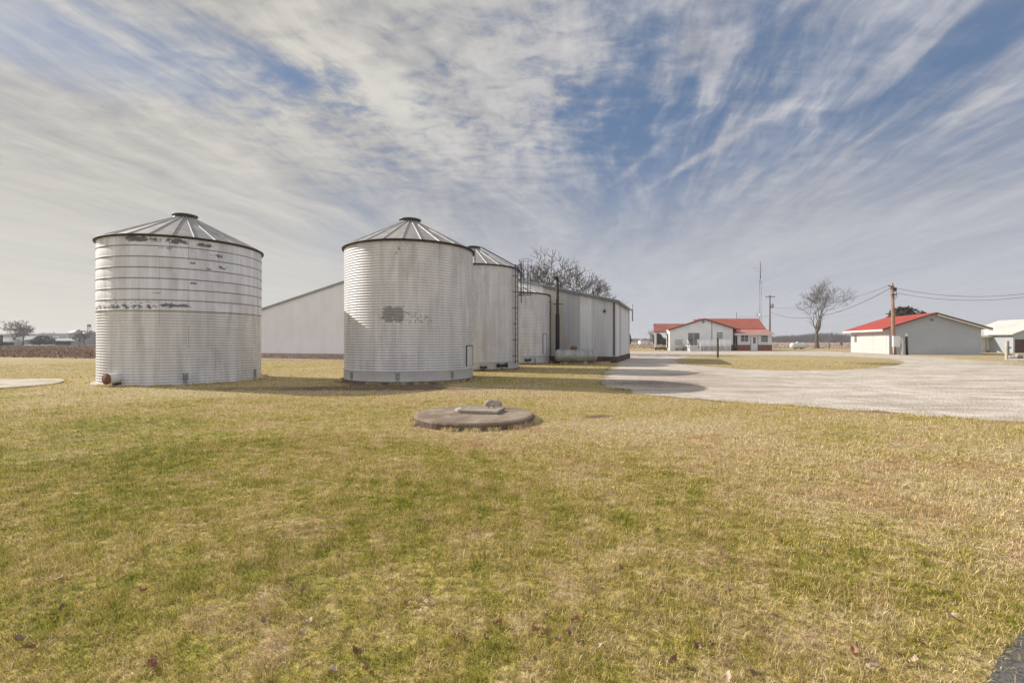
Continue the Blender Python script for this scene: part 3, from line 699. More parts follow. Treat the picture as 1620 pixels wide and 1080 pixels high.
barn = thing('barn', 'huge white metal barn with a low wide gable behind the grain bins', 'barn', (7.76,36.0,0), BA)
FB = .47
fm = M_bf = c_barn(True)
MB().prism([(0,FB),(0,BE),(-BW/2,BP),(-BW,BE),(-BW,FB)][::-1], 'y', 0, .12).build('front_wall', fm, barn)
ms = c_barn(False)
MB().box(-.12,.002,.122,BD,FB,BE).build('side_wall', ms, barn)
MB().box(-BW,-BW+.12,.122,BD,FB,BE).build('side_wall', ms, barn)
MB().prism([(0,FB),(0,BE),(-BW/2,BP),(-BW,BE),(-BW,FB)][::-1], 'y', BD, BD+.12).build('back_wall', fm, barn)
sl_ = (BP-BE)/(BW/2)
M_barnroof = plain('barn_roof_steel', (.40,.41,.42), .45, .4, .15, .5); M_fascia = plain('grey_green_fascia', (.16,.175,.17), .6, .1, .2, 2.)
rf = MB()
for s in (0, 1):
    xa, xb = (.25, -BW/2) if s == 0 else (-BW-.25, -BW/2)
    za, zb = BE-sl_*.25+.03, BP+.03
    rf.add([(xa,-.12,za),(xb,-.12,zb),(xb,BD+.3,zb),(xa,BD+.3,za),(xa,-.12,za+.06),(xb,-.12,zb+.06),(xb,BD+.3,zb+.06),(xa,BD+.3,za+.06)], [(0,1,2,3),(7,6,5,4),(0,4,5,1),(1,5,6,2),(2,6,7,3),(3,7,4,0)])
roof = rf.build('roof', M_barnroof, barn)
fs_ = MB(); fs_.bar((.27,-.135,BE-.06-.05), (-5.6,-.135,BE+5.6*sl_-.06), .03, .20); fs_.build('fascia', M_fascia, roof)
fs_ = MB(); fs_.bar((-5.62,-.135,BE+5.62*sl_-.03), (-BW/2,-.135,BP-.03), .02, .14); fs_.bar((-BW/2-.01,-.135,BP-.03), (-BW-.25,-.135,BE-.09), .02, .14); fs_.build('fascia', M_gsteel, roof)
fs_ = MB(); fs_.bar((.262,-.10,BE-.10), (.262,BD+.3,BE-.10), .02, .13); fs_.build('gutter', M_gsteel, roof)
def c_brick(c1, c2, mortar, sc=1., bw=.5, bh=.25):
    def fn(t):
        p = t.obj(); x,y,z = t.sep(p); br = t.new('ShaderNodeTexBrick'); t.put(br.inputs['Vector'], t.comb(t.math('ADD', x, y), z, 0))
        br.inputs['Scale'].default_value = sc; br.inputs['Brick Width'].default_value = bw; br.inputs['Row Height'].default_value = bh; br.inputs['Mortar Size'].default_value = .015
        t.put(br.inputs['Color1'], c1); t.put(br.inputs['Color2'], c2); t.put(br.inputs['Mortar'], mortar)
        n = t.noise(p, 5., 5, .6); return {'Base Color': t.mix(t.rng(n,.3,.7), t.mix(1., br.outputs[0], (.6,.55,.5), 'MULTIPLY'), br.outputs[0]), 'Normal': t.bump(br.outputs['Fac'], .3, -.02)}
    return fn
M_block = material('old_block_foundation', c_brick((.17,.10,.075), (.11,.08,.07), (.06,.05,.045), 1., .4, .2), .95)
fd = MB(); fd.box(-12,.04,-.04,BD+.16,-.05,FB-.004); fd.build('foundation', M_block, barn)
fd = MB(); fd.box(-BW-.03,-12.003,-.04,BD+.16,-.05,FB-.004); fd.build('foundation', material('pale_block_foundation', c_brick((.52,.43,.37), (.46,.37,.32), (.38,.31,.27), 1., .4, .2), .95), barn)
MB().box(-.24,-.09,-.03,-.005,FB+.05,BE-.05).build('dark_gap_strip', plain('dark_gap_colour', (.10,.105,.10), .8), barn)  # dark strip painted in place of a shaded vertical gap
MB().tube([(.30,BD-.4,BE-1.1),(.30,BD-.4,BE+.5)], .05, 8).build('vent_pipe', M_gsteel, barn)
MB().box(-.95,-.78,-.10,-.004,BE-.85,BE-.66).build('wall_lamp', M_dark, barn)
tag(MB().box(-.62,.62,-.16,.16,0,.12).build('timber_beam', plain('pinkish_timber', (.42,.30,.25), .9)), 'pale pinkish timber lying at the foot of the barn foundation', 'timber').location = (6.6,35.5,0)
bpy.data.objects['timber_beam'].rotation_euler = (0,0,BA)

# ------------------------------------------------------------------ propane tanks and stack
def tank(loc, rz, L, r, mat, label, dome, dmat):
    t = thing('propane_tank', label, 'propane tank', loc, rz)
    zc = r+.14; h = L/2-r*.8
    pts = []; rad = []
    for k in range(9):
        a = math.pi/2*k/8; pts.append((-h-r*.8*math.cos(a), 0, zc)); rad.append(max(.012, r*math.sin(a)))
    for k in range(5): pts.append((-h+2*h*(k+1)/6, 0, zc)); rad.append(r)
    for k in range(9):
        a = math.pi/2*(1-k/8); pts.append((h+r*.8*math.cos(a), 0, zc)); rad.append(max(.012, r*math.sin(a)))
    MB().tube(pts, rad, 32).build('tank_shell', mat, t)
    w = MB()
    for x in (-h, 0, h): w.lathe([(r+.003,-.012),(r+.009,0),(r+.003,.012)], 32)
    for s in (-1,1):
        MB().box(s*h*.6-.12,s*h*.6+.12,-r*.7,r*.7,0,zc-r*.86).build('support_block', M_conc, t)
    if dome:
        d = MB(); d.lathe([(.24,0),(.25,.10),(.20,.20),(.08,.25),(.01,.26)], 20, (-.15,0,zc+r-.03)); d.build('valve_dome', dmat, t)
    return t
def c_silver(t):
    p = t.obj(); x,y,z = t.sep(p); n = t.noise(t.comb(t.math('MULTIPLY',x,3.), t.math('MULTIPLY',y,1.2), t.math('MULTIPLY',z,1.)), 1.5, 6, .65)
    c = t.mix(t.rng(n,.3,.7), (.25,.26,.25), (.50,.51,.49)); s = t.noise(p, 6., 5); return t.mix(t.math('MULTIPLY', t.rng(s,.55,.7), .5), c, (.16,.13,.11))
M_silver = material('weathered_silver_paint', c_silver, .45, .35)
tank((PX(911,34.3),34.3,0), BA+R(8), 3.05, .46, M_silver, 'weathered silver propane tank lying on blocks in front of the barn', True, M_rust)
tank((PX(1262.5,101),101,0), R(4), 3.4, .60, M_white, 'white propane tank on the grass between the house and the bare tree', True, M_white)
st = thing('exhaust_stack', 'tall dark rusty stack pipe with a bent top in front of the barn', 'stack pipe', (PX(882,35.6),35.6,0))
H_ = PZ(442,35.6)
MB().tube([(0,0,0),(0,0,H_-2.6),(0,0,H_-2.6),(0,0,H_)], [.155,.15,.105,.10], 16).build('pipe', M_brownpipe, st)
MB().tube([(0,0,H_-.02),(-.03,0,H_+.06),(-.16,0,H_+.10),(-.30,0,H_+.04)], [.10,.11,.10,.085], 12).build('rain_hood', M_brownpipe, st)
MB().bar((-.35,.05,PZ(482,35.6)), (.42,.05,PZ(482,35.6)), .06).build('crossbar', M_dark, st)
# small pile of bricks under the stack
rb_ = random.Random(4)
for k in range(4):
    o = MB().box(-.11,.11,-.06,.06,0,.08).build('loose_brick', M_rust); o.location = (2.35+.28*k, 35.1+rb_.uniform(-.2,.2), .006); o.rotation_euler = (0,0,rb_.uniform(0,3))
    tag(o, 'loose reddish brick on the ground left of the silver tank', 'brick', 'loose bricks by the barn')

# ------------------------------------------------------------------ well cover, pads, rocks
wl = thing('well_cover', 'round concrete cistern cover with a square hatch, set low in the lawn', 'well cover', (WELL[0],WELL[1],0))
mb = MB(); n_ = 72; pr = []
for k in range(n_):
    a = 2*math.pi*k/n_; pr.append(WELL[2]*(1+.008*math.sin(5*a)+.006*math.sin(11*a+1)+.022*mnoise.noise(Vector((math.cos(a)*9, math.sin(a)*9, 2.)))))
vs = []
for z, f in ((-.03,1.0),(.105,1.0),(.135,.985),(.148,.955)):
    for k in range(n_): a = 2*math.pi*k/n_; vs.append((pr[k]*f*math.cos(a), pr[k]*f*math.sin(a), z))
fs = [(i*n_+k, i*n_+(k+1)%n_, (i+1)*n_+(k+1)%n_, (i+1)*n_+k) for i in range(3) for k in range(n_)]
mb.cur = 1; mb.add(vs, fs[:n_]); mb2 = MB(); mb2.mi = []
mb = MB(); mb.v = [tuple(v) for v in vs]; mb.f = fs + [tuple(3*n_+k for k in range(n_))]; mb.mi = [1]*n_ + [0]*(2*n_+1); mb.smooth = [False]*len(mb.f)
def c_slabtop(t):
    p = t.obj(); n = t.noise(p, 1.7, 6, .62, .3); f = t.noise(p, 30, 4); s = t.noise(p, 3.4, 5, .62, .8)
    c = t.mix(t.rng(n,.35,.65), (.22,.16,.115), (.34,.265,.195)); c = t.mix(t.math('MULTIPLY', t.rng(s,.56,.68), .6), c, (.48,.43,.35))
    c = t.mix(t.rng(f,.3,.7), t.mix(1., c, (.75,.72,.7), 'MULTIPLY'), c); return {'Base Color': c, 'Normal': t.bump(f,.5,.012)}
M_slabtop = material('weathered_slab_top', c_slabtop, .92)
mb.build('slab', [M_slabtop, M_slab_side], wl)
hx = PX(765,10.0)-WELL[0]
o = MB().box(-.40,.40,-.30,.30,0,.065).build('hatch', material('hatch_concrete', lambda t: c_conc(t,(.28,.24,.19),(.42,.37,.30),(.2,.16,.12)), .9), wl, .012)
o.location = (hx-.02, .15, .15); o.rotation_euler = (0,0,R(-14))
ring_ = MB().tube([(.06*math.cos(q), 0, .06*math.sin(q)) for q in [math.pi*k/8 for k in range(9)]], .008, 6).build('handle', M_dark, wl); ring_.location = (hx+.16,.22,.212)
def rock(name, label, loc, s, c, seed, group=None, rz=0.):
    r_ = random.Random(seed); bm = bmesh.new(); bmesh.ops.create_icosphere(bm, subdivisions=3, radius=1)
    off = Vector((seed*3.1, seed*1.7, 0))
    for v in bm.verts:
        d = .72 + .42*mnoise.noise(v.co*1.1+off) + .16*mnoise.noise(v.co*3.+off); q = v.co*d
        v.co = Vector((q.x*s[0], q.y*s[1], max(q.z, -.45)*s[2]))
    zmin = min(v.co.z for v in bm.verts)
    for v in bm.verts: v.co.z -= zmin+.004
    me = bpy.data.meshes.new(name); bm.to_mesh(me); bm.free(); me.materials.append(plain('stone', c, .9, 0, .3, 7.))
    o = bpy.data.objects.new(name, me); col.objects.link(o); o.location = loc; o.rotation_euler = (0,0,rz); return tag(o, label, 'rock', group)
rock('rock', 'tan rock with a dark side lying on the cistern cover behind its hatch', (PX(779,10.45),10.45,.145), (.24,.16,.15), (.40,.32,.25), 2)
rock('rock', 'small pale flat stone on the cistern cover left of its hatch', (PX(729,10.05),10.02,.147), (.15,.12,.075), (.50,.46,.36), 5)
# old bin pad at the far left
def ringpad():
    mb = MB(); n = 80
    vs = []
    for k in range(n):
        a = 2*math.pi*k/n; r = 3.25+.05*math.sin(7*a)
        vs.append((r*math.cos(a), r*math.sin(a), -.02))
    for k in range(n): vs.append((vs[k][0]*.998, vs[k][1]*.998, .05))
    mb.add(vs, [(k,(k+1)%n,(k+1)%n+n,k+n) for k in range(n)] + [tuple(range(n,2*n))])
    def fn(t):
        d = c_conc(t, (.45,.40,.33), (.62,.56,.47), (.28,.22,.16)); p = t.obj(); x,y,z = t.sep(p)
        n1 = t.noise(t.comb(t.math('MULTIPLY',x,.5), t.math('MULTIPLY',y,1.4), 3.), 1., 5, .6, .4)
        d['Base Color'] = t.mix(t.rng(n1,.53,.60), d['Base Color'], (.30,.23,.12)); return d
    o = mb.build('concrete_pad', material('old_pad_concrete', fn, .9)); o.location = (-20.2,17.1,0)
    return tag(o, 'old round concrete pad in the grass left of the leftmost bin', 'concrete pad')
ringpad()

# ------------------------------------------------------------------ bare trees
def c_bark(a, b):
    def fn(t):
        p = t.obj(); x,y,z = t.sep(p); n = t.noise(t.comb(t.math('MULTIPLY',x,4.), t.math('MULTIPLY',y,4.), z), 1.5, 5)
        return t.mix(t.rng(n,.3,.7), a, b)
    return fn
M_bark = material('bark', c_bark((.075,.06,.048), (.17,.145,.12)), .95)
M_twig = material('twigs', c_bark((.085,.072,.062), (.16,.14,.125)), .95)
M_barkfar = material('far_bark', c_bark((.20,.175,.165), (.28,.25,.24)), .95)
def bare_tree(label, loc, H, spread, seed, lean=(0,0), trunk_h=.25, r0=.35, levels=6, cat='tree', far=False, group=None, minr=.012, forks=(3,2), up=.12, ntw=3):
    g = random.Random(seed); root = thing('bare_tree', label, cat, loc, 0, group)
    tm, cm = MB(), MB(); H0 = H
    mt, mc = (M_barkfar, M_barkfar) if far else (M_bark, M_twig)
    def grow(p, d, L, r, lev):
        ns = 4 if lev < 3 else 3; pts = [p]; rad = [r]; q = p.copy(); dd = d.copy()
        for i in range(ns):
            dd = (dd + Vector((g.gauss(0,.13), g.gauss(0,.13), g.gauss(0,.07)+up*(.5 if lev > 1 else .1)))).normalized()
            q = q + dd*L/ns; pts.append(q.copy()); rad.append(max(minr*.7, r*(1-.42*(i+1)/ns)))
        tgt = tm if lev < 2 else cm
        tgt.tube(pts, rad, 9 if lev < 2 else (5 if lev < 4 else 3), cap=lev < 2)
        if lev >= levels: return
        nb = forks[0] if lev == 0 else forks[1] + (1 if g.random() < .45 else 0)
        base = g.random()*6.28
        for k in range(nb):
            a = base + 6.283*k/nb + g.uniform(-.4,.4)
            sp = R(g.uniform(18,42))*(spread if lev < 2 else .9+.2*spread)
            ax = dd.orthogonal().normalized(); ax.rotate(Matrix.Rotation(a, 3, dd)); nd = dd.copy(); nd.rotate(Matrix.Rotation(sp, 3, ax))
            nd = (nd + Vector((lean[0]*.12, lean[1]*.12, 0))).normalized()
            if nd.z < -.05: nd.z = abs(nd.z)*.3
            grow(pts[-1], nd, L*g.uniform(.66,.88) if lev else L0*g.uniform(.85,1.1), rad[-1]*g.uniform(.62,.85), lev+1)
        if lev >= 1:                                          # side twigs along the branch
            for k in range(ntw):
                j = g.randint(1, ns); a = g.random()*6.28; ax = dd.orthogonal().normalized(); ax.rotate(Matrix.Rotation(a, 3, dd)); nd = dd.copy(); nd.rotate(Matrix.Rotation(R(g.uniform(35,70)), 3, ax))
                grow(pts[j], nd, L*g.uniform(.35,.6), max(minr, rad[j]*.4), max(lev+2, levels-1))
    TH = H*trunk_h; s = sum(.77**k for k in range(levels)); L0 = (H-TH)/(s*.86)
    grow(Vector((0,0,-.1)), Vector((lean[0]*.1, lean[1]*.1, 1)).normalized(), TH, r0, 0)
    # roots flare
    tm.tube([(0,0,-.1),(0,0,.25),(0,0,.6)], [r0*1.45, r0*1.12, r0], 10)
    # fit the crown to the height asked for
    zmax = max(v[2] for v in cm.v); k = H/zmax
    for m_ in (tm, cm): m_.v = [(x*k, y*k, z*k if z > 0 else z) for x,y,z in m_.v]
    tm.build('trunk', mt, root); cm.build('crown', mc, root); return root
GB = 'bare trees behind the barn'
bare_tree('large bare tree rising behind the farthest bin, left of the stack pipe', (PX(842,61),61,0), PZ(396,61), 1.0, 5, (.0,0), .24, .66, 6, group=GB, minr=.036, forks=(5,2), ntw=3)
bare_tree('wide bare tree behind the barn roof, right of the stack pipe', (PX(866,63),63,0), PZ(407,63), .95, 14, (.1,0), .24, .66, 6, group=GB, minr=.036, forks=(5,2), ntw=3)
bare_tree('smaller bare tree peeping over the right end of the barn roof', (PX(958,90),90,0), PZ(462,90), .8, 9, (.1,0), .3, .3, 6, group=GB, minr=.022)
bare_tree('lone bare tree on the grass between the white house and the garage', (PX(1292,112),112,0), PZ(436,112), .68, 21, (.45,0), .27, .62, 7, minr=.024, forks=(4,2), up=.16, ntw=2)

# ------------------------------------------------------------------ far woods (one mass) and far trees
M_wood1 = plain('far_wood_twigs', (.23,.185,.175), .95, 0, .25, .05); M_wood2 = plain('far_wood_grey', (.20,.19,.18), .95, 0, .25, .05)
def wood(name, label, x0, x1, y, h, n, seed, mat):
    g = np.random.default_rng(seed); cx = g.uniform(x0, x1, n); hh = h*(.6+.5*vnoise(cx, cx*0, .03, seed)+.35*(g.random(n)-.5)*vnoise(cx,cx*0,.1,seed+1))
    cy = y+g.uniform(-25,25,n); w = h*g.uniform(.12,.3,n)
    K = 26; vs = []; 
    t = g.random((n,K)); ang = g.uniform(0, 2*np.pi, (n,K)); rr = np.sqrt(g.random((n,K)))*w[:,None]
    bx = cx[:,None]+rr*np.cos(ang); by = cy[:,None]+rr*np.sin(ang); bz = hh[:,None]*(.15+.6*t)
    L = hh[:,None]*g.uniform(.12,.34,(n,K)); tx = bx+g.normal(0,.35,(n,K))*L; tz = np.minimum(bz+L, hh[:,None]*1.03); ww = h*.03
    a = np.stack([bx-ww,by,bz],-1); b = np.stack([bx+ww,by+ww,bz],-1); c = np.stack([tx,by,tz],-1)
    tr = np.stack([np.stack([cx-.3,cy,cx*0],-1), np.stack([cx+.3,cy,cx*0],-1), np.stack([cx,cy,hh*.8],-1)],1).reshape(-1,3)
    V_ = np.concatenate([np.stack([a,b,c],2).reshape(-1,3), tr]); F_ = np.arange(len(V_))
    return tag(np_mesh(name, V_, F_, 3, mat), label, 'woodland', kind='stuff')
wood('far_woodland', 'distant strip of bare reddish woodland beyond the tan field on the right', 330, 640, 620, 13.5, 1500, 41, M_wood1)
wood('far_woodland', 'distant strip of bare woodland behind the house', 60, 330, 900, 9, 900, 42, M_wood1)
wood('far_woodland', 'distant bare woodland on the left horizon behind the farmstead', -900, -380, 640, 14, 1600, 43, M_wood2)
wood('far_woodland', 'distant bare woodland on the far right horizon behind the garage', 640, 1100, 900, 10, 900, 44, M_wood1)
def evergreen(label, loc, h, w, seed, col_=(.035,.045,.025), n=2600, name='evergreen_tree'):
    g = np.random.default_rng(seed); root = thing(name, label, 'tree', loc)
    u = g.random(n); ang = g.uniform(0,2*np.pi,n); zf = g.random(n)
    prof = w*np.sqrt(np.clip(1-((zf-.45)/.58)**2, 0, 1))*(.75+.35*np.sin(ang*3+seed)*np.cos(zf*7)); rr = prof*(g.random(n)**.35)
    p = np.stack([rr*np.cos(ang), rr*np.sin(ang), h*(.08+.92*zf)],1); s = h*.045
    tri = p[:,None,:] + g.normal(0,1,(n,3,3))*s
    tri[...,2] = np.maximum(tri[...,2], .05)
    o = np_mesh('crown', tri.reshape(-1,3), np.arange(n*3), 3, plain('evergreen_needles', col_, .9, 0, .4, 1.)); o.parent = root
    MB().tube([(0,0,-.1),(0,0,h*.6)], [h*.035,h*.01], 8).build('trunk', M_bark, root); return root
evergreen('dark evergreen crown showing above the red garage roof', (PX(1428,105),105,0), PZ(490,105), 4.6, 3, (.055,.055,.035))
evergreen('small dark evergreen on the field edge just right of the barn', (PX(992.5,190),190,0), 4.6, 1.8, 4)
FT = 'distant trees beyond the house porch'
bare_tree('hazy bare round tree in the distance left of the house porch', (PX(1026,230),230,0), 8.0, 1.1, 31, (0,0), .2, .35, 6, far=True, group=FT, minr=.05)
evergreen('distant round dark evergreen seen behind the porch post', (PX(1041,230),230,0), 5.2, 2.9, 6)
evergreen('low dark bush in the distance beside the house wall', (PX(1051.5,200),200,0), 2.7, 1.6, 8, name='evergreen_bush')
# fences of scrub, small far farmhouse
fh = thing('farmhouse', 'tiny white farmhouse on the horizon left of the porch', 'house', (PX(1021,300),300,0))
MB().box(-3,3,0,6,0,2.2).build('wall', M_white, fh); MB().prism([(-3.3,2.2),(3.3,2.2),(0,3.6)], 'y', -.3, 6.3).build('roof', M_gsteel, fh)

# ------------------------------------------------------------------ left farmstead on the horizon
FY = 205.
def shed(label, px0, px1, pyb_h, ridge, Y, wallm, roofm, depth=9, name='shed', cat='shed'):
    X0, X1 = PX(px0,Y), PX(px1,Y); th_ = math.atan2(-(X0+X1)/2, Y); s_ = thing(name, label, cat, ((X0+X1)/2,Y,0), th_); h = (X1-X0)/2*math.cos(th_)
    MB().box(-h,h,0,depth,0,pyb_h).build('wall', wallm, s_)
    MB().prism([(-.5,pyb_h-.1),(depth/2,ridge),(depth+.5,pyb_h-.1),(depth/2,pyb_h+.0)], 'x', -h-.4, h+.4).build('roof', roofm, s_)
    return s_, h
M_ltroof = plain('pale_metal_roof', (.50,.52,.54), .4, .3, .1, .3); M_shedw = plain('grey_shed_wall', (.30,.30,.32), .8, 0, .15, .5); M_darkopen = plain('dark_opening', (.02,.02,.02), .9)
s1, h1 = shed('low grey-roofed shed at the far left edge of the horizon', -22, 34, 1.6, 3.1, 190, M_shedw, plain('weathered_roof', (.26,.27,.25), .7, .1, .15, .3), 12)
MB().box(-h1+4,h1-2,-.02,-.005,0,1.2).build('door', M_darkopen, s1)
s2, h2 = shed('long pale machine shed on the left horizon with a dark open side', 34, 92, 2.4, 4.2, 235, plain('blue_grey_wall', (.42,.43,.47), .7, 0, .1, .3), M_ltroof, 14)
for k in range(3): MB().box(-h2+1+k*3.6, -h2+3.4+k*3.6, -.03,-.005,0,2.0).build('door', M_shedw, s2)
s3, h3 = shed('second pale-roofed shed beside the distant bins', 86, 122, 2.0, 2.9, 215, M_shedw, M_ltroof, 12)
MB().box(-h3+.6,h3-2,-.03,-.005,0,1.7).build('door', M_darkopen, s3)
evergreen('dark rounded evergreen clump in front of the long pale shed', (PX(70,208),208,0), 3.9, 5.4, 12, (.03,.032,.024), name='evergreen_bush')
evergreen('small dark bush at the left end of the rounded evergreen clump', (PX(57,206),206,0), 2.2, 2.2, 13, (.03,.032,.024), name='evergreen_bush')
for (px, w, h, lab) in ((124, 8.2, 7.4, 'wide grey-green grain bin on the left horizon'), (143, 7.5, 7.0, 'second grey-green grain bin on the left horizon, beside the elevator leg')):
    fb = thing('grain_bin', lab, 'grain bin', (PX(px,240),240,0)); r_ = w/2
    gm = plain('far_bin_steel', (.26,.28,.27), .5, .3, .1, .3)
    MB().lathe([(r_,0),(r_,h-1.6)], 32).build('wall', gm, fb); MB().lathe([(r_+.15,h-1.6),(.5,h-.1),(.5,h+.1),(.02,h+.15)], 32).build('roof', M_gsteel, fb)
el = thing('elevator_leg', 'slim grain elevator leg standing above the distant bins', 'elevator leg', (PX(141,245),245,0))
mb = MB(); Hh = PZ(516,245)
for sx in (-.6,.6):
    for sy in (-.6,.6): mb.bar((sx,sy,0),(sx*.8,sy*.8,Hh),.14)
for k in range(10): z = Hh*k/10; mb.bar((-.6,-.6,z),(.6,-.6,z+Hh/10),.09); mb.bar((.6,-.6,z),(-.6,-.6,z+Hh/10),.09)
mb.build('frame', M_gsteel, el); MB().box(-.55,.55,-.5,.5,Hh-.6,Hh+.7).build('head_box', M_gsteel, el)
LT = 'bare trees at the distant farmstead'
bare_tree('taller bare tree at the farmstead on the far left horizon', (PX(20,195),195,0), PZ(506,195), 1.0, 51, (0,0), .2, .5, 6, group=LT, minr=.055)
bare_tree('second bare tree at the left farmstead, right of the taller one', (PX(36,200),200,0), PZ(512,200), 1.1, 52, (.2,0), .25, .4, 6, group=LT, minr=.05)
bare_tree('bare dark tree in front of the distant bins, left of the near bin', (PX(134,205),205,0), PZ(523,205), 1.4, 53, (0,0), .2, .45, 6, group=LT, minr=.08)
strip('pale_yard', [(PX(40,200),188),(PX(150,200),185),(PX(150,200)+8,200),(PX(40,240),225)], .004, (.55,.53,.50), (.66,.64,.62))
o = thing('utility_pole', 'dark short pole at the far left edge of the photo', 'pole', (PX(2,170),170,0)); MB().tube([(0,0,0),(0,0,3.8)], [.45,.4], 8).build('pole', M_dark, o); MB().bar((-.6,0,3.4),(.6,0,3.4),.15).build('crossarm', M_dark, o)

# ------------------------------------------------------------------ red-roofed house
M_redroof = None
def c_metalroof(c1, c2, axis_='x', pitch=.3):
    def fn(t):
        p = t.obj(); x,y,z = t.sep(p); h = x if axis_ == 'x' else y
        n = t.noise(p, .5, 4); rib = t.math('POWER', t.math('ABSOLUTE', t.math('SINE', t.math('MULTIPLY', h, math.pi/pitch))), 10.)
        c = t.mix(t.rng(n,.3,.7), c1, c2); c = t.mix(t.math('MULTIPLY', rib, .18), c, [q*.5 for q in c1]); return {'Base Color': c, 'Normal': t.bump(rib, .4, .02)}
    return fn
M_red_x = material('red_metal_roof', c_metalroof((.42,.12,.075), (.50,.155,.10)), .45)
M_red_y = material('red_metal_roof_across', c_metalroof((.42,.042,.012), (.50,.055,.018), 'y'), .42)
def c_siding(c1, c2, pitch=.2):
    def fn(t):
        p = t.obj(); x,y,z = t.sep(p); f = t.math('FRACT', t.math('DIVIDE', z, pitch)); n = t.noise(p, .8, 4)
        c = t.mix(t.rng(n,.3,.7), c1, c2); c = t.mix(t.math('MULTIPLY', t.math('LESS_THAN', f, .1), .35), c, [q*.4 for q in c1]); return {'Base Color': c, 'Normal': t.bump(f, .3, .015)}
    return fn
M_siding = material('white_siding', c_siding((.66,.67,.68), (.74,.75,.76)), .6)
M_trim = plain('white_trim', (.74,.73,.70), .5, 0, .05, 2.)
def c_glass(t): n = t.noise(t.obj(), 1.3, 3); return t.mix(t.rng(n,.3,.7), (.05,.06,.065), (.13,.14,.145))
M_glass = material('window_glass', c_glass, .12)
M_redbrick = material('red_brick', c_brick((.36,.11,.055), (.24,.075,.045), (.42,.33,.27), 1., .42, .16), .9)
M_wood = plain('brown_deck_wood', (.17,.09,.05), .85, 0, .3, 5.)
M_curtain = plain('pale_curtain', (.38,.40,.38), .9, 0, .15, 3.)
M_fasc = plain('dark_brown_fascia', (.11,.07,.055), .7, 0, .15, 3.)
hs = thing('house', 'white single-storey house with red metal roof, front gable and brick sunroom', 'house', (0,0,0))
Y0 = 83.5
gx0, gx1, gr = PX(1059.5,Y0), PX(1159.5,Y0), PX(1113,Y0); gzr = PZ(506,Y0); gze = 3.62
def gable_wall(x0, x1, xr, ze, zr, y, th, name, mat, root):
    return MB().prism([(x0,0),(x1,0),(x1,ze),(xr,zr),(x0,ze)], 'y', y, y+th).build(name, mat, root)
zl = lambda x: gzr - (abs(x-gr))*(gzr-3.55)/6.15
MB().prism([(gx0,0),(gx1,0),(gx1,zl(gx1)),(gr,gzr),(gx0,zl(gx0))], 'y', Y0, Y0+.15).build('front_wall', M_siding, hs)
MB().box(gx0,gx0+.15,Y0+.152,Y0+1.9,0,zl(gx0)-.02).build('side_wall', M_siding, hs)
MB().box(gx1-.15,gx1,Y0+.152,Y0+2.3,0,zl(gx1)-.02).build('side_wall', M_siding, hs)
# cross gable roof
rf = MB()
for s in (-1,1):
    xe = gr+s*6.2; ze = gzr-6.2*(gzr-3.55)/6.15+.05; zr = gzr+.05
    dd_ = 5. if s > 0 else .5
    v8 = [(xe,Y0-.35,ze),(gr,Y0-.35,zr),(gr,Y0+dd_,zr),(xe,Y0+dd_,ze)]
    v8 += [(x,y,z+.10) for x,y,z in v8]
    rf.add(v8, [(0,1,2,3),(7,6,5,4),(0,4,5,1),(1,5,6,2),(2,6,7,3),(3,7,4,0)])
groof = rf.build('gable_roof', M_red_y, hs)
fs_ = MB()
for s in (-1,1): fs_.bar((gr+s*6.22,Y0-.365,gzr-6.2*(gzr-3.55)/6.15+.02), (gr,Y0-.365,gzr+.04), .02, .24)
fs_.build('fascia', M_fasc, groof)
# main roof, ridge left-right
mX0, mX1 = PX(1095,88.3), 45.0
rf = MB(); mz = [(85.6,3.86),(88.3,5.78),(94.5,3.2)]
rf.add([(34.5,85.6,3.86),(mX1,85.6,3.86),(mX1,88.3,5.78),(34.,88.3,5.78),(34.,94.5,3.0),(mX1,94.5,3.0)], [(0,1,2,3),(3,2,5,4)])
rf.add([(34.5,85.6,3.78),(mX1,85.6,3.78),(mX1,88.3,5.70),(34.,88.3,5.70),(34.,94.5,2.92),(mX1,94.5,2.92)], [(3,2,1,0),(4,5,2,3)])
rf.build('main_roof', M_red_x, hs)
MB().prism([(85.7,0),(94.2,0),(94.2,3.1),(88.3,5.68),(85.7,3.75)], 'x', mX1-.45, mX1-.30).build('end_wall', M_siding, hs)
MB().box(gx1,mX1-.46,85.75,85.9,0,3.76).build('main_wall', M_siding, hs)
MB().box(gx0+4,mX1-.46,94.0,94.2,0,3.0).build('back_wall', M_siding, hs)
# sunroom
sx0, sx1, SY = PX(1167,Y0), PX(1221,Y0), Y0
rf = MB(); rf.add([(sx0-.7,SY-.45,2.94),(45.1,SY-.45,2.94),(45.05,85.58,3.78),(sx0-.3,85.58,3.78)], [(0,1,2,3)]); rf.add([(sx0-.7,SY-.45,2.88),(45.1,SY-.45,2.88),(45.05,85.58,3.72),(sx0-.3,85.58,3.72)], [(3,2,1,0)])
proof = rf.build('sunroom_roof', material('faded_red_roof', c_metalroof((.50,.22,.16), (.58,.27,.20)), .45), hs)
MB().box(sx0-.75,45.15,SY-.49,SY-.455,2.72,2.92).build('gutter', M_trim, proof)
dx0, dx1 = PX(1187,Y0), PX(1199.5,Y0)
MB().box(sx0,dx0,SY,SY+.12,1.02,2.86).build('sunroom_wall', M_siding, hs); MB().box(dx1,sx1,SY,SY+.12,1.02,2.86).build('sunroom_wall', M_siding, hs)
MB().box(dx0,dx1,SY+.0,SY+.12,2.45,2.86).build('sunroom_wall', M_siding, hs)
MB().box(sx0-.02,dx0-.02,SY-.05,SY+.1,0,1.016).build('brick_base', M_redbrick, hs); MB().box(dx1+.02,sx1+.03,SY-.05,SY+.1,0,1.016).build('brick_base', M_redbrick, hs)
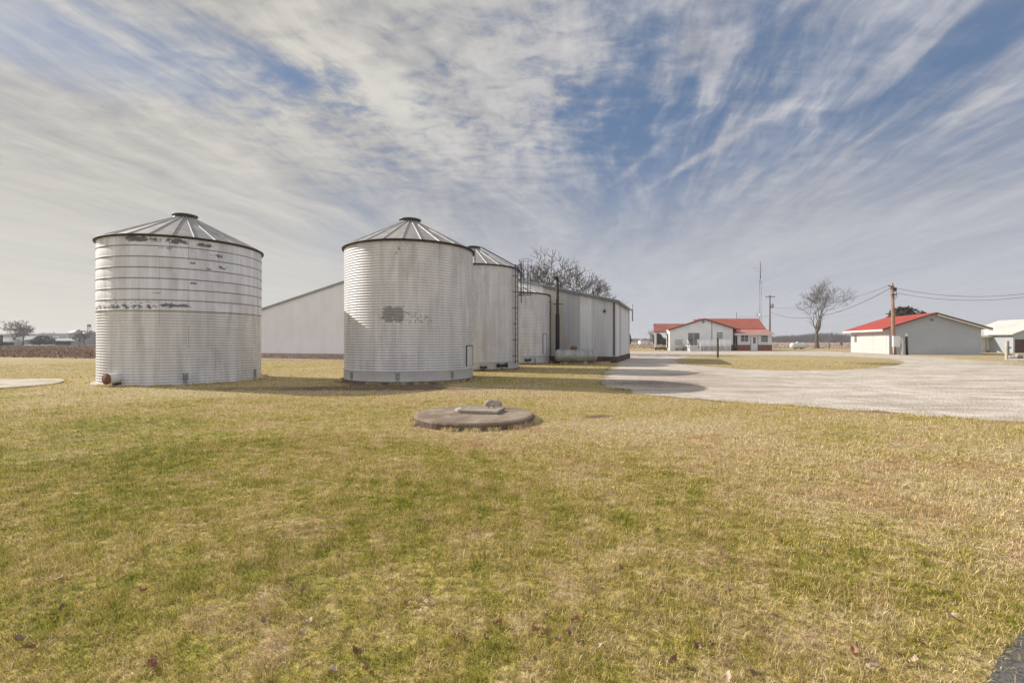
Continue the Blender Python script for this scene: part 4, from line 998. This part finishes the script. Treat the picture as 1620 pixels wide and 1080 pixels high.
MB().box(sx0,sx0+.12,SY+.122,85.7,2.5,2.86).build('sunroom_wall', M_siding, hs)
for k in range(4): yy = SY+.13+k*.68; MB().box(sx0,sx0+.12,yy,yy+.1,0,2.5).build('post', M_trim, hs)
MB().box(sx0,sx0+.12,SY+.122,85.7,0,.9).build('sunroom_wall', M_siding, hs)
MB().box(sx0+.04,sx0+.06,SY+.122,85.7,.9,2.5).build('side_glazing', M_glass, hs)
def window(root, x0, x1, z0, z1, y, bars=1, name='window', rails=1, glass=None, fw=.07):
    w = MB(); w.box(x0-fw,x1+fw,y-.05,y-.002,z1,z1+fw); w.box(x0-fw,x1+fw,y-.06,y-.002,z0-fw,z0); w.box(x0-fw,x0,y-.05,y-.002,z0,z1); w.box(x1,x1+fw,y-.05,y-.002,z0,z1)
    for k in range(bars): xm = x0+(x1-x0)*(k+1)/(bars+1); w.box(xm-.02,xm+.02,y-.04,y-.016,z0,z1)
    for k in range(rails): zm = z0+(z1-z0)*(k+1)/(rails+1); w.box(x0,x1,y-.038,y-.017,zm-.025,zm+.025)
    f = w.build(name, M_trim, root); MB().box(x0,x1,y-.014,y-.003,z0,z1).build('pane', glass or M_glass, f); return f
window(hs, PX(1172,Y0),PX(1183.5,Y0),PZ(542,Y0)+.1,PZ(531,Y0),SY,1)
window(hs, PX(1204,Y0),PX(1214.5,Y0),PZ(542.5,Y0)+.1,PZ(532,Y0),SY,0,rails=2)
d_o = MB().box(dx0+.1,dx1-.1,SY+.02,SY+.07,.05,2.42).build('door', M_trim, hs); MB().box(PX(1191.5,Y0),PX(1195.5,Y0),SY+.005,SY+.019,1.25,2.3).build('pane', M_glass, d_o)
window(hs, PX(1134,Y0),PX(1143,Y0),PZ(536,Y0),PZ(526.5,Y0),Y0,3,rails=3,fw=.05)
sd = window(hs, PX(1088.5,Y0),PX(1106.5,Y0),PZ(547,Y0),PZ(527.5,Y0),Y0,1,name='sliding_door',rails=0,glass=material('sliding_glass', lambda t: t.mix(t.rng(t.noise(t.obj(),.9,3),.3,.7), (.10,.11,.105), (.20,.21,.20)), .15))
window(hs, PX(1067.5,Y0),PX(1080,Y0),PZ(546.5,Y0),PZ(538,Y0),Y0,0,rails=3,glass=M_curtain)
MB().tube([(PX(1112.5,Y0),Y0-.03,PZ(510,Y0)),(PX(1112.5,Y0),Y0+.02,PZ(510,Y0))], .22, 16).build('gable_vent', M_gsteel, hs)
MB().tube([(PX(1126,Y0),Y0-.05,.9),(PX(1126,Y0),Y0-.05,zl(PX(1126,Y0))-.05)], .035, 6).build('downpipe', M_dark, hs)
# left porch
py0, py1 = 85.0, 87.0; pxl = PX(1033.5,85.2)
rf = MB(); rf.add([(pxl,py0,3.26),(gr-4,py0,3.26),(gr-2,py1,4.80),(pxl+.55,py1,4.80)], [(0,1,2,3)]); rf.add([(pxl,py0,3.18),(gr-4,py0,3.18),(gr-2,py1,4.72),(pxl+.55,py1,4.72)], [(3,2,1,0)])

pr_ = rf.build('porch_roof', material('pinkish_red_roof', c_metalroof((.44,.15,.12), (.52,.19,.15), 'x', .45), .5), hs)
MB().bar((pxl,py0-.02,3.20),(gx0-.2,py0-.02,3.20),.04,.13).build('fascia', M_fasc, pr_)
for xx in (pxl+.35,): MB().box(xx-.09,xx+.09,py0+.1,py0+.28,0,3.15).build('porch_post', M_trim, hs)
MB().box(pxl+.9,pxl+1.05,86.7,86.85,0,4.6).build('porch_post', M_trim, hs)
dk = MB(); dk.box(pxl+.2,gx0-.02,py0+.0,87.2,.42,.56); dk.box(pxl+.2,gx0-.02,py0+.02,py0+.08,.2,.416); 
for k in range(3): dk.box(pxl+.3+k*.8,pxl+.42+k*.8,py0+.1,py0+.22,0,.416)
dk.build('porch_deck', M_wood, hs)
MB().box(gx0-.03,gx0-.002,Y0+.7,Y0+1.5,.5,2.9).build('side_door', M_fasc, hs)
# raised deck with white railing in front
deck = thing('deck', 'raised white deck with railing, lattice and steps in front of the house gable', 'deck', (0,0,0))
dX0, dX1, dY0 = PX(1104,80.8), PX(1156,80.8), 80.8; dz = .93
MB().box(PX(1087,81.8),dX1,dY0,Y0-.06,dz-.12,dz).build('floor', M_trim, deck)
rl = MB()
for k in range(7): xx = dX0+(dX1-dX0)*k/6; rl.box(xx-.05,xx+.05,dY0-.05,dY0+.05,0,dz+1.0)
for zz in (dz+.12, dz+.95): rl.bar((dX0,dY0,zz),(dX1,dY0,zz),.05,.07)
rl.build('railing', M_trim, deck)
bl_ = MB(); n = 46
for k in range(n): xx = dX0+(dX1-dX0)*(k+.5)/n; bl_.box(xx-.018,xx+.018,dY0-.018,dY0+.018,dz+.15,dz+.92)
bl_.build('balusters', M_trim, deck)
lt = MB(); n = 40
for k in range(n):
    xx = dX0+(dX1-dX0)*(k+.5)/n; lt.box(xx-.03,xx+.03,dY0+.06,dY0+.08,0,dz-.122)
lt.build('lattice', M_trim, deck)
st_ = MB(); sxa, sxb = PX(1087.5,81), PX(1103,81)
for k in range(4): st_.box(sxa,sxb,dY0-.28*(k+1),dY0-.28*k-.002,0,dz-.2*(k+1)+.02)
st_.build('step', plain('step_concrete', (.55,.54,.51), .8, 0, .1), deck)
for xx in (sxa-.05, sxb+.03):
    h = MB(); h.bar((xx,dY0,dz+.95),(xx,dY0-1.1,.95),.06); h.box(xx-.05,xx+.05,dY0-1.15,dY0-1.05,0,1.0); h.box(xx-.05,xx+.05,dY0-.05,dY0+.05,0,dz+.98); h.build('handrail', M_trim, deck)
for k,(px,w_,h_,lab) in enumerate(((1158.3,.38,1.0,'dark reddish barrel left of the sunroom, the taller one'),(1163,.32,.8,'dark reddish barrel left of the sunroom, the shorter one'))):
    b_ = MB().lathe([(w_*.85,0),(w_,.3*h_),(w_,.7*h_),(w_*.88,h_),(.02,h_)], 20).build('barrel', plain('dark_red_barrel', (.07,.03,.028), .7)); b_.location = (PX(px,82.6),82.6,.008); tag(b_, lab, 'barrel')
# planter-like grill by the wall
gr_ = thing('garden_bench', 'low dark bench against the house wall under the small window', 'bench', (PX(1076,82.9),82.9,0))
MB().box(-.7,.7,-.2,.2,.38,.45).build('seat', M_dark, gr_)
for sx in (-.6,.6): MB().box(sx-.04,sx+.04,-.18,.18,0,.378).build('leg', M_dark, gr_)
# dish, roof mast
ms_ = thing('roof_antenna', 'thin antenna mast standing on the main red roof ridge', 'antenna', (PX(1165,88.3),88.3,5.8)); MB().tube([(0,0,-.05),(0,0,1.05)], .035, 6).build('mast', M_dark, ms_); MB().bar((-.1,0,1.),( .1,0,1.),.03).build('arm', M_dark, ms_)

# radio tower
tw = thing('radio_tower', 'tall thin lattice radio mast with antennas behind the red-roofed house', 'radio tower', (PX(1202.5,93),93,0)); TH = PZ(412,93)
mb = MB(); w = .22
cor = [(w*math.cos(q), w*math.sin(q)) for q in (R(90),R(210),R(330))]; zt = TH-4.0
for x,y in cor: mb.tube([(x,y,0),(x,y,zt)], .03, 5)
z = 0; k = 0
while z < zt-.6:
    for i in range(3): p,q_ = cor[i], cor[(i+1)%3]; mb.tube([(p[0],p[1],z),(q_[0],q_[1],z+.6)], .015, 3, cap=False)
    z += .6
mb.build('lattice_mast', M_gsteel, tw)
MB().tube([(0,0,zt-.5),(0,0,TH)], [.04,.025], 6).build('top_pole', M_gsteel, tw)
def yagi(z, L, n, rz):
    mb = MB(); c, s = math.cos(rz), math.sin(rz); mb.bar((-L*.75*c,-L*.75*s,z),(L*.25*c,L*.25*s,z),.035)
    for k in range(n): t = -L*.75+L*k/(n-1); ww = .55*(.6+.4*k/(n-1)); mb.bar((t*c-ww*s,t*s+ww*c,z),(t*c+ww*s,t*s-ww*c,z),.018)
    mb.build('antenna', M_gsteel, tw)
yagi(PZ(425.5,93), 2.2, 7, R(8)); yagi(PZ(430,93), 1.6, 6, R(-12))
MB().tube([(.05,0,zt+.4),(.08,0,TH-.6)], [.10,.05], 6).build('antenna', M_gsteel, tw)
dm = MB(); dm.lathe([(.02,0),(.2,.03),(.36,.10)], 20); ds = dm.build('dish', M_gsteel, tw); ds.location = (-.38,-.2,PZ(499,93)); ds.rotation_euler = (R(70),0,R(-60))
# steel utility pole (far) and wires
M_pole = plain('weathered_pole_wood', (.17,.14,.115), .9, 0, .25, 4.)
M_polebrown = plain('brown_pole_wood', (.30,.18,.12), .9, 0, .3, 2.5)
up = thing('utility_pole', 'thin utility pole with crossarm and transformer just right of the house', 'utility pole', (PX(1218,99),99,0)); UH = PZ(468,99)
MB().tube([(0,0,0),(0,0,UH)], [.19,.13], 10).build('pole', M_pole, up)
MB().bar((-.95,-.15,UH-.35),(.95,-.15,UH-.35),.11).build('crossarm', M_pole, up)
mb = MB()
for x in (-.85,-.3,.3,.85): mb.lathe([(.05,0),(.07,.05),(.04,.1),(.06,.15),(.02,.2)], 8, (x,-.15,UH-.295))
mb.build('insulator', M_dark, up)
MB().lathe([(.02,-.02),(.25,0),(.27,.08),(.27,.72),(.24,.8),(.02,.84)], 16, (.42,-.1,PZ(488,99))).build('transformer', M_gsteel, up)
# near brown pole with meters
NY = 58.; npx = PX(1411.5,NY)
npo = thing('utility_pole', 'thick brown wooden utility pole with a clutter of fittings, in front of the garage', 'utility pole', (npx,NY,0)); NH = PZ(452,NY)
MB().tube([(0.25,0,0),(.12,0,3.),(0,0,NH)], [.22,.20,.17], 14).build('pole', M_polebrown, npo)
mb = MB(); mb.tube([(.05,0,NH-.1),(.05,0,NH+.28)], [.07,.05], 8); mb.bar((-.55,-.05,NH-.05),(.1,-.15,NH-.28),.12); mb.bar((-.45,-.1,NH-.42),(.12,-.2,NH-.42),.10); mb.build('bracket', M_pole, npo)
MB().lathe([(.02,0),(.17,.02),(.18,.42),(.02,.46)], 14, (.22,-.15,NH-.75)).build('transformer', M_dark, npo)
mb = MB(); mb.bar((-.25,-.18,NH-1.15),(.35,-.18,NH-1.15),.14); mb.bar((-.2,-.18,NH-1.4),(.3,-.18,NH-1.4),.06); mb.build('clamp', M_dark, npo)
MB().tube([(.2,-.1,NH-.5),(.45,-.1,NH-.9),(.5,-.1,NH-1.4),(.3,-.1,NH-1.7),(.17,-.1,NH-1.6)], .022, 5).build('drip_loop', M_dark, npo)
pb = MB().box(-.20,.62,-.44,-.21,.95,2.25).build('meter_box', M_trim, npo, .02); MB().box(.66,1.02,-.30,-.12,1.35,2.0).build('meter_box', M_trim, npo, .02)
MB().bar((.4,-.2,1.3),(1.65,-.2,1.55),.08).build('conduit', M_gsteel, npo); MB().bar((.25,-.2,.98),(1.2,-.2,1.18),.09).build('conduit', M_rust, npo)
MB().tube([(-.05,-.25,0),(-.05,-.25,.95)], .05, 6).build('conduit', M_trim, npo)
mp = thing('meter_post', 'black stubby post with a white top beside the brown utility pole', 'post', (PX(1435,57.5),57.5,0))
MB().tube([(0,0,0),(-.08,0,2.2)], [.14,.12], 10).build('post', M_dark, mp); MB().lathe([(.12,0),(.13,.2),(.08,.34),(.01,.36)], 12, (-.08,0,2.2)).build('cap', M_trim, mp); MB().box(-.62,-.50,-.08,.04,0,1.75).build('conduit', M_trim, mp)
M_wire = plain('cable', (.10,.11,.115), .6)
def wire(name, label, p0, p1, sag, r=.022, group=None):
    p0 = Vector(p0); p1 = Vector(p1); pts = []
    for k in range(25): t = k/24; p = p0.lerp(p1, t); p.z -= sag*4*t*(1-t); pts.append(p)
    return tag(MB().tube(pts, r, 5).build(name, M_wire), label, 'cable', group)
W_ = 'overhead power cables'
wire('overhead_cable', 'upper overhead cable from the brown pole towards the thin pole by the house', (npx-.5,NY,NH-.1), (PX(1218,99)+.8,99,PZ(487,99)), 1.15, .02, W_)
wire('overhead_cable', 'lower, thicker overhead cable sagging past the lone bare tree', (npx-.4,NY,NH-.45), (PX(1218,99)+.2,99,PZ(495,99)), 2.2, .035, W_)
wire('overhead_cable', 'upper overhead cable running right from the brown pole out of the photo', (npx+.2,NY,NH-.3), (PX(1700,52),52,PZ(452,52)), 1.15, .022, W_)
wire('overhead_cable', 'lower overhead cable running right from the brown pole out of the photo', (npx+.3,NY,NH-.9), (PX(1700,52),52,PZ(457,52)), 1.1, .02, W_)
wire('overhead_cable', 'thin cable above the red house roof from the tower to the thin pole', (PX(1166,90),90,PZ(501,90)), (PX(1218,99),99,PZ(500,99)), .15, .018, W_)

# ------------------------------------------------------------------ garage
GXc, GYc = 46.97, 60.2; GA = R(-16)
ga = thing('garage', 'white garage with a bright red metal roof and two doors on its sunlit side', 'garage', (GXc,GYc,0), GA)
GW, GD, GEv, GPk = 9.3, 11.9, 3.34, 4.98
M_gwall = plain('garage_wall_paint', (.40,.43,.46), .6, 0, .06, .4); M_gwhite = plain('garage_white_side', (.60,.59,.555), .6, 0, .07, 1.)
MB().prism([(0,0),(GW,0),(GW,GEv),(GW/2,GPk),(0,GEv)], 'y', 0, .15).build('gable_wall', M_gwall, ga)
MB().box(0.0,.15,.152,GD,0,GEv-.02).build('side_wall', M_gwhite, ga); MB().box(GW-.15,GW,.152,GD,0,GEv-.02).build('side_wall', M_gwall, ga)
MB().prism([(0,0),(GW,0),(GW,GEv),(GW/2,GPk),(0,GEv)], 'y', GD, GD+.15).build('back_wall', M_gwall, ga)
sl2 = (GPk-GEv)/(GW/2); rf = MB(); ov = .88
for s in (0,1):
    xa = -ov if s == 0 else GW+ov; xb = GW/2; za = GEv-sl2*ov+.05; zb = GPk+.05
    v8 = [(xa,-.5,za),(xb,-.5,zb),(xb,GD+.5,zb),(xa,GD+.5,za)]; v8 += [(x,y,z+.09) for x,y,z in v8]
    rf.add(v8, [(0,1,2,3),(7,6,5,4),(0,4,5,1),(1,5,6,2),(2,6,7,3),(3,7,4,0)])
gr2 = rf.build('roof', M_red_y, ga)
fs_ = MB(); fs_.bar((-ov,-.52,GEv-sl2*ov+.06),(GW/2,-.52,GPk+.06),.025,.17); fs_.bar((GW/2,-.52,GPk+.06),(GW+ov,-.52,GEv-sl2*ov+.06),.025,.17); fs_.build('fascia', M_fasc, gr2)
fs_ = MB(); fs_.bar((GW/2+.1,-.49,GPk-.15),(GW+ov,-.49,GEv-sl2*ov-.12),.03,.13); fs_.build('rake_board', M_trim, gr2)
fs_ = MB(); fs_.bar((-ov-.03,-.5,GEv-sl2*ov-.04),(-ov-.03,GD+.5,GEv-sl2*ov-.04),.05,.24); fs_.build('gutter', M_trim, gr2)
for (a_, b_) in ((.9,4.2),(4.7,8.0)):
    d = MB().box(-.03,-.003,a_,b_,0.03,2.35); o = d.build('garage_door', M_gwhite, ga)
    f = MB()
    for k in range(1,4): f.box(-.042,-.032,a_+.05,b_-.05,.03+.58*k-.02,.03+.58*k)
    f.build('panel_joint', M_gsteel, o)
    f = MB(); f.prism([(a_-.12,0),(a_-.005,0),(a_-.005,2.38),(b_+.005,2.38),(b_+.005,0),(b_+.12,0),(b_+.12,2.5),(a_-.12,2.5)], 'x', -.06, -.002); f.build('door_frame', M_trim, o)
o = MB().box(-.04,-.004,9.9,10.6,1.5,2.5).build('window', M_gsteel, ga)
MB().tube([(GW/2-.25,-.02,GPk-.75),(GW/2-.25,.03,GPk-.75)], .18, 14).build('gable_vent', M_gsteel, ga)

# ------------------------------------------------------------------ brick house at the right edge
bh = thing('house', 'brick house with a pale metal roof at the right edge of the photo', 'house', (0,0,0))
M_tanbrick = material('tan_brick', c_brick((.42,.28,.21), (.34,.23,.18), (.48,.40,.33), 1., .42, .16), .9)
M_paleroof = material('pale_cream_roof', c_metalroof((.60,.59,.53), (.68,.67,.61)), .5)
HB = 71.5; hx0, hx1 = PX(1530,HB), PX(1603,HB)
MB().box(hx0,hx1+8,HB,HB+9,0,2.5).build('wall', M_tanbrick, bh)
MB().box(PX(1547,HB),PX(1559,HB),HB-.03,HB-.002,0,2.4).build('white_panel', M_gwhite, bh)
o = MB().box(PX(1560,HB),PX(1577,HB),HB-.05,HB-.003,.25,2.42).build('garage_door', M_gwhite, bh)
window(bh, PX(1581,HB), PX(1590,HB), 1.1, 2.2, HB, 0, glass=M_curtain, fw=.1)
rf = MB(); rz_ = 4.15
rf.add([(hx0-.6,HB-.6,2.42),(hx1+8,HB-.6,2.42),(hx1+8,HB+4.5,rz_),(hx0-.6,HB+4.5,rz_),(hx1+8,HB+9.6,2.42),(hx0-.6,HB+9.6,2.42)], [(0,1,2,3),(3,2,4,5)])
rr_ = rf.build('roof', M_paleroof, bh); MB().box(hx0-.6,hx1-.1,HB-.64,HB-.60,2.2,2.44).build('gutter', M_trim, rr_)
wx0 = PX(1603,68.); wx1 = wx0+11; wr = (wx0+wx1)/2
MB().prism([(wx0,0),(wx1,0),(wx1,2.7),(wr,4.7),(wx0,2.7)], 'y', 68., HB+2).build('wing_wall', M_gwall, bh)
MB().box(wx0+.25,wx1-1,67.95,67.996,0,1.9).build('wing_door', plain('brown_door', (.09,.045,.035), .7), bh)
rf = MB()
for s in (0,1):
    xa = wx0-.6 if s == 0 else wx1+.6; za = 2.55
    v8 = [(xa,67.5,za),(wr,67.5,4.78),(wr,HB+4,4.78),(xa,HB+4,za)]; v8 += [(x,y,z+.1) for x,y,z in v8]
    rf.add(v8, [(0,1,2,3),(7,6,5,4),(0,4,5,1),(1,5,6,2),(2,6,7,3),(3,7,4,0)])
rf.build('wing_roof', M_paleroof, bh)
# garden bed at the right edge
bed = tag(MB().poly([gp(1591,572.5), gp(1650,573.5), gp(1650,569), gp(1594,568.5)], 0, .12).build('kerb_slab', M_conc_pale), 'low pale concrete slab holding rocks at the right edge', 'slab')
wp = tag(MB().box(-.08,.08,-.08,.08,0,1.62).build('white_post', M_conc_pale, None, .01), 'plain white post at the corner of the pale slab', 'post'); wp.location = (PX(1592.5,40.5),40.5,0)
tr_ = thing('bird_feeder', 'black post with a small flat tray behind the rocks at the right edge', 'bird feeder', (PX(1595,43.6),43.6,0))
MB().tube([(0,0,0),(0,0,1.0)], .08, 10).build('post', M_dark, tr_); MB().box(-.17,.17,-.13,.13,1.0,1.1).build('tray', M_dark, tr_); MB().tube([(0,0,1.1),(0,0,1.65)], .07, 8).build('top_post', plain('brown_metal', (.16,.10,.07), .8), tr_)
rock('rock', 'pale cream rock on the slab at the right edge, nearest the white post', (PX(1599,42.2),42.2,.0), (.42,.3,.33), (.55,.48,.40), 11)
rock('rock', 'greyish rock on the slab at the right edge, middle of the three', (PX(1607,42.2),42.2,.0), (.36,.3,.36), (.45,.39,.33), 12)
rock('rock', 'dark brown rock on the slab at the right edge of the photo', (PX(1613,42.),42.,.0), (.34,.3,.30), (.09,.06,.045), 13)
# posts on the island and by the tree
ip = thing('wooden_post', 'dark wooden post standing in the oval grass island', 'post', (PX(1135.5,47),47,0)); MB().box(-.075,.075,-.075,.075,0,PZ(536.5,47)).build('post', plain('dark_post_wood', (.09,.065,.045), .9, 0, .3, 6.), ip, .01); MB().box(-.085,.085,-.085,.085,PZ(536.5,47),PZ(536.5,47)+.03).build('cap', M_dark, ip)
o = tag(MB().tube([(0,0,0),(0,0,2.)], .09, 8).build('field_post', M_pole), 'thin grey post in the grass just right of the lone bare tree', 'post'); o.location = (PX(1312,104),104,0)
mk = thing('field_marker', 'small dark marker on a stake in the tan field left of the garage', 'marker', (PX(1331,125),125,0)); MB().tube([(0,0,0),(0,0,1.)], .05, 6).build('stake', M_dark, mk); MB().lathe([(.02,0),(.3,.1),(.32,.45),(.02,.6)], 10, (0,0,.7)).build('head', M_rust, mk)

# ------------------------------------------------------------------ fallen leaves
M_leaf = [plain('dry_leaf_%s' % n_, c, .8, 0, .25, 20.) for n_, c in (('brown',(.34,.22,.14)), ('tan',(.55,.42,.30)), ('russet',(.40,.22,.14)))]
def leaf_mesh(seed, mat):
    g = random.Random(seed); n = 11; m_ = 7; vs = []; fs = []; L = .055; o_ = Vector((seed*2.7,0,0)); cv = g.uniform(.2,1.)
    for i in range(n):
        t = i/(n-1); w = .022*math.sin(math.pi*min(1,.06+t*.94))**.5*(1. if i % 2 else .62)*(.85+.3*g.random())
        for j in range(m_):
            q = 2*j/(m_-1)-1; p = Vector(((t-.5)*L, q*w, 0))
            z = .016*cv*q*q + .020*(2*t-1)**2*cv + .016*mnoise.noise(p*45+o_) + .007*mnoise.noise(p*110+o_)
            vs.append((p.x, p.y*(1-.35*cv*q*q), .010+z))
    for i in range(n-1):
        for j in range(m_-1): a = i*m_+j; fs.append((a,a+m_,a+m_+1,a+1))
    me = MB().add(vs, fs, True); return me
lv = []
for k in range(6):
    o = leaf_mesh(k, None).build('fallen_leaf', M_leaf[k % 3]); lv.append(o)
spots = []; g = random.Random(77)
for (px, py, n, sp) in ((765,1003,5,.10),(380,1058,7,.22),(635,968,3,.08),(900,1018,5,.08),(1080,1048,5,.12),(70,1032,4,.12),(560,1060,3,.2),(1125,1035,2,.08),(1060,940,2,.06),(1345,1040,3,.1),(985,905,1,.05),(705,845,1,.1),(400,970,2,.1),(1440,1000,3,.3),(1180,960,3,.3),(870,975,2,.1),(240,930,3,.4),(60,970,2,.3),(1280,870,2,.2),(480,900,2,.4),(950,1065,4,.15),(1500,1055,3,.2)):
    X, Y = gp(px, py)
    for q in range((n*2+2)//3): spots.append((X+g.gauss(0,sp), Y+g.gauss(0,sp)))
for k, (x, y) in enumerate(spots):
    o = lv[k] if k < 6 else lv[k % 6].copy()
    if k >= 6: col.objects.link(o)
    o.location = (x, y, g.uniform(.004,.022)); o.rotation_euler = (g.uniform(-.5,.5), g.uniform(-.5,.5), g.uniform(0,6.28)); s_ = g.uniform(.7,1.15); o.scale = (s_,s_,s_)
    tag(o, 'curled dry brown leaf lying in the foreground grass', 'leaf', 'fallen leaves in the grass')

# ------------------------------------------------------------------ loose stones along the drive
def pebbles():
    g = np.random.default_rng(5); n = 42000
    r = 9+ (g.random(n)**1.3)*26; th = R(90)-(.02+g.random(n)*.85); x = r*np.cos(th); y = r*np.sin(th)
    jx = g.normal(0,.22,n); k = inpoly(x+jx, y+g.normal(0,.22,n), GRAVEL) & ~inpoly(x,y,ISLAND); x, y, r = x[k], y[k], r[k]; n = len(x)
    s = .005+.012*g.random(n)**3+.00025*r
    a = g.random(n)*6.28
    base = np.array([[1,0,0],[-.5,.8,0],[-.6,-.8,0],[.1,.1,.75]])
    V_ = base[None]*s[:,None,None]*(.7+.6*g.random((n,4,1))); c, q = np.cos(a)[:,None], np.sin(a)[:,None]
    X_ = V_[...,0]*c-V_[...,1]*q+x[:,None]; Y_ = V_[...,0]*q+V_[...,1]*c+y[:,None]; V_ = np.stack([X_,Y_,V_[...,2]+.003],-1)
    f = (np.arange(n)*4)[:,None]+np.array([[0,1,3,1,2,3,2,0,3]])
    m = material('loose_stone', lambda t: t.mix(t.attr('rnd'), (.42,.36,.30), (.76,.69,.60)), .9)
    tag(np_mesh('gravel_stones', V_.reshape(-1,3), f.ravel(), 3, m, {'rnd': np.repeat(g.random(n),4)}), 'loose pale gravel stones scattered over the drive', 'gravel', kind='stuff')
pebbles()

# ------------------------------------------------------------------ corn stubble on the harvested fields
def stubble(label, n, th0, th1, r0, r1, seed, poly=None):
    g = np.random.default_rng(seed); r = r0*(r1/r0)**g.random(n); th = R(th0)+(R(th1)-R(th0))*g.random(n); x, y = r*np.sin(th), r*np.cos(th)
    k = ~inpoly(x, y, LAWN) & ~inpoly(x, y, GRAVEL) & (vnoise(x,y,.15,61)+.5*g.random(n) > .55)
    k &= ~(((x-7.76)*.322+(y-36)*.947 > -.6) & (x > -25) & (x < 14) & (y < 62))
    x, y, r = x[k], y[k], r[k]; n = len(x); h = .10+.14*g.random(n); w = .02+.0011*r; a = g.random(n)*6.28; ln = g.normal(0,.6,(n,2))*h[:,None]
    V_ = np.stack([np.stack([x-w*np.cos(a),y-w*np.sin(a),0*x],1), np.stack([x+w*np.cos(a),y+w*np.sin(a),0*x],1), np.stack([x+ln[:,0],y+ln[:,1],h],1)],1)
    m = material('dry_stubble', lambda t: t.ramp(t.attr('rnd'), [(0.,(.14,.085,.055)), (.5,(.30,.20,.13)), (1.,(.55,.43,.31))]), .9)
    tag(np_mesh('corn_stubble', V_.reshape(-1,3), np.arange(3*n), 3, m, {'rnd': np.repeat(g.random(n),3)}), label, 'stubble', kind='stuff')
stubble('broken brown corn stubble covering the harvested field on the left', 60000, -62, -24, 60, 270, 71)
stubble('sparse pale stubble on the field beyond the house', 16000, 12, 60, 116, 420, 72)

hz = MB(); hz.box(-1400, 1400, -90, 1500, -1.0, 20.5)
mh = bpy.data.materials.new('air'); mh.use_nodes = True; mh.node_tree.nodes.clear(); th_ = NT(mh.node_tree)
pv = th_.new('ShaderNodeVolumePrincipled'); pv.inputs['Color'].default_value = (.97,.96,.98,1); pv.inputs['Density'].default_value = .00038; pv.inputs['Anisotropy'].default_value = .2
ou = th_.new('ShaderNodeOutputMaterial'); mh.node_tree.links.new(pv.outputs[0], ou.inputs['Volume'])
tag(hz.build('haze', mh), 'thin pale winter haze over the fields', 'haze', kind='stuff')
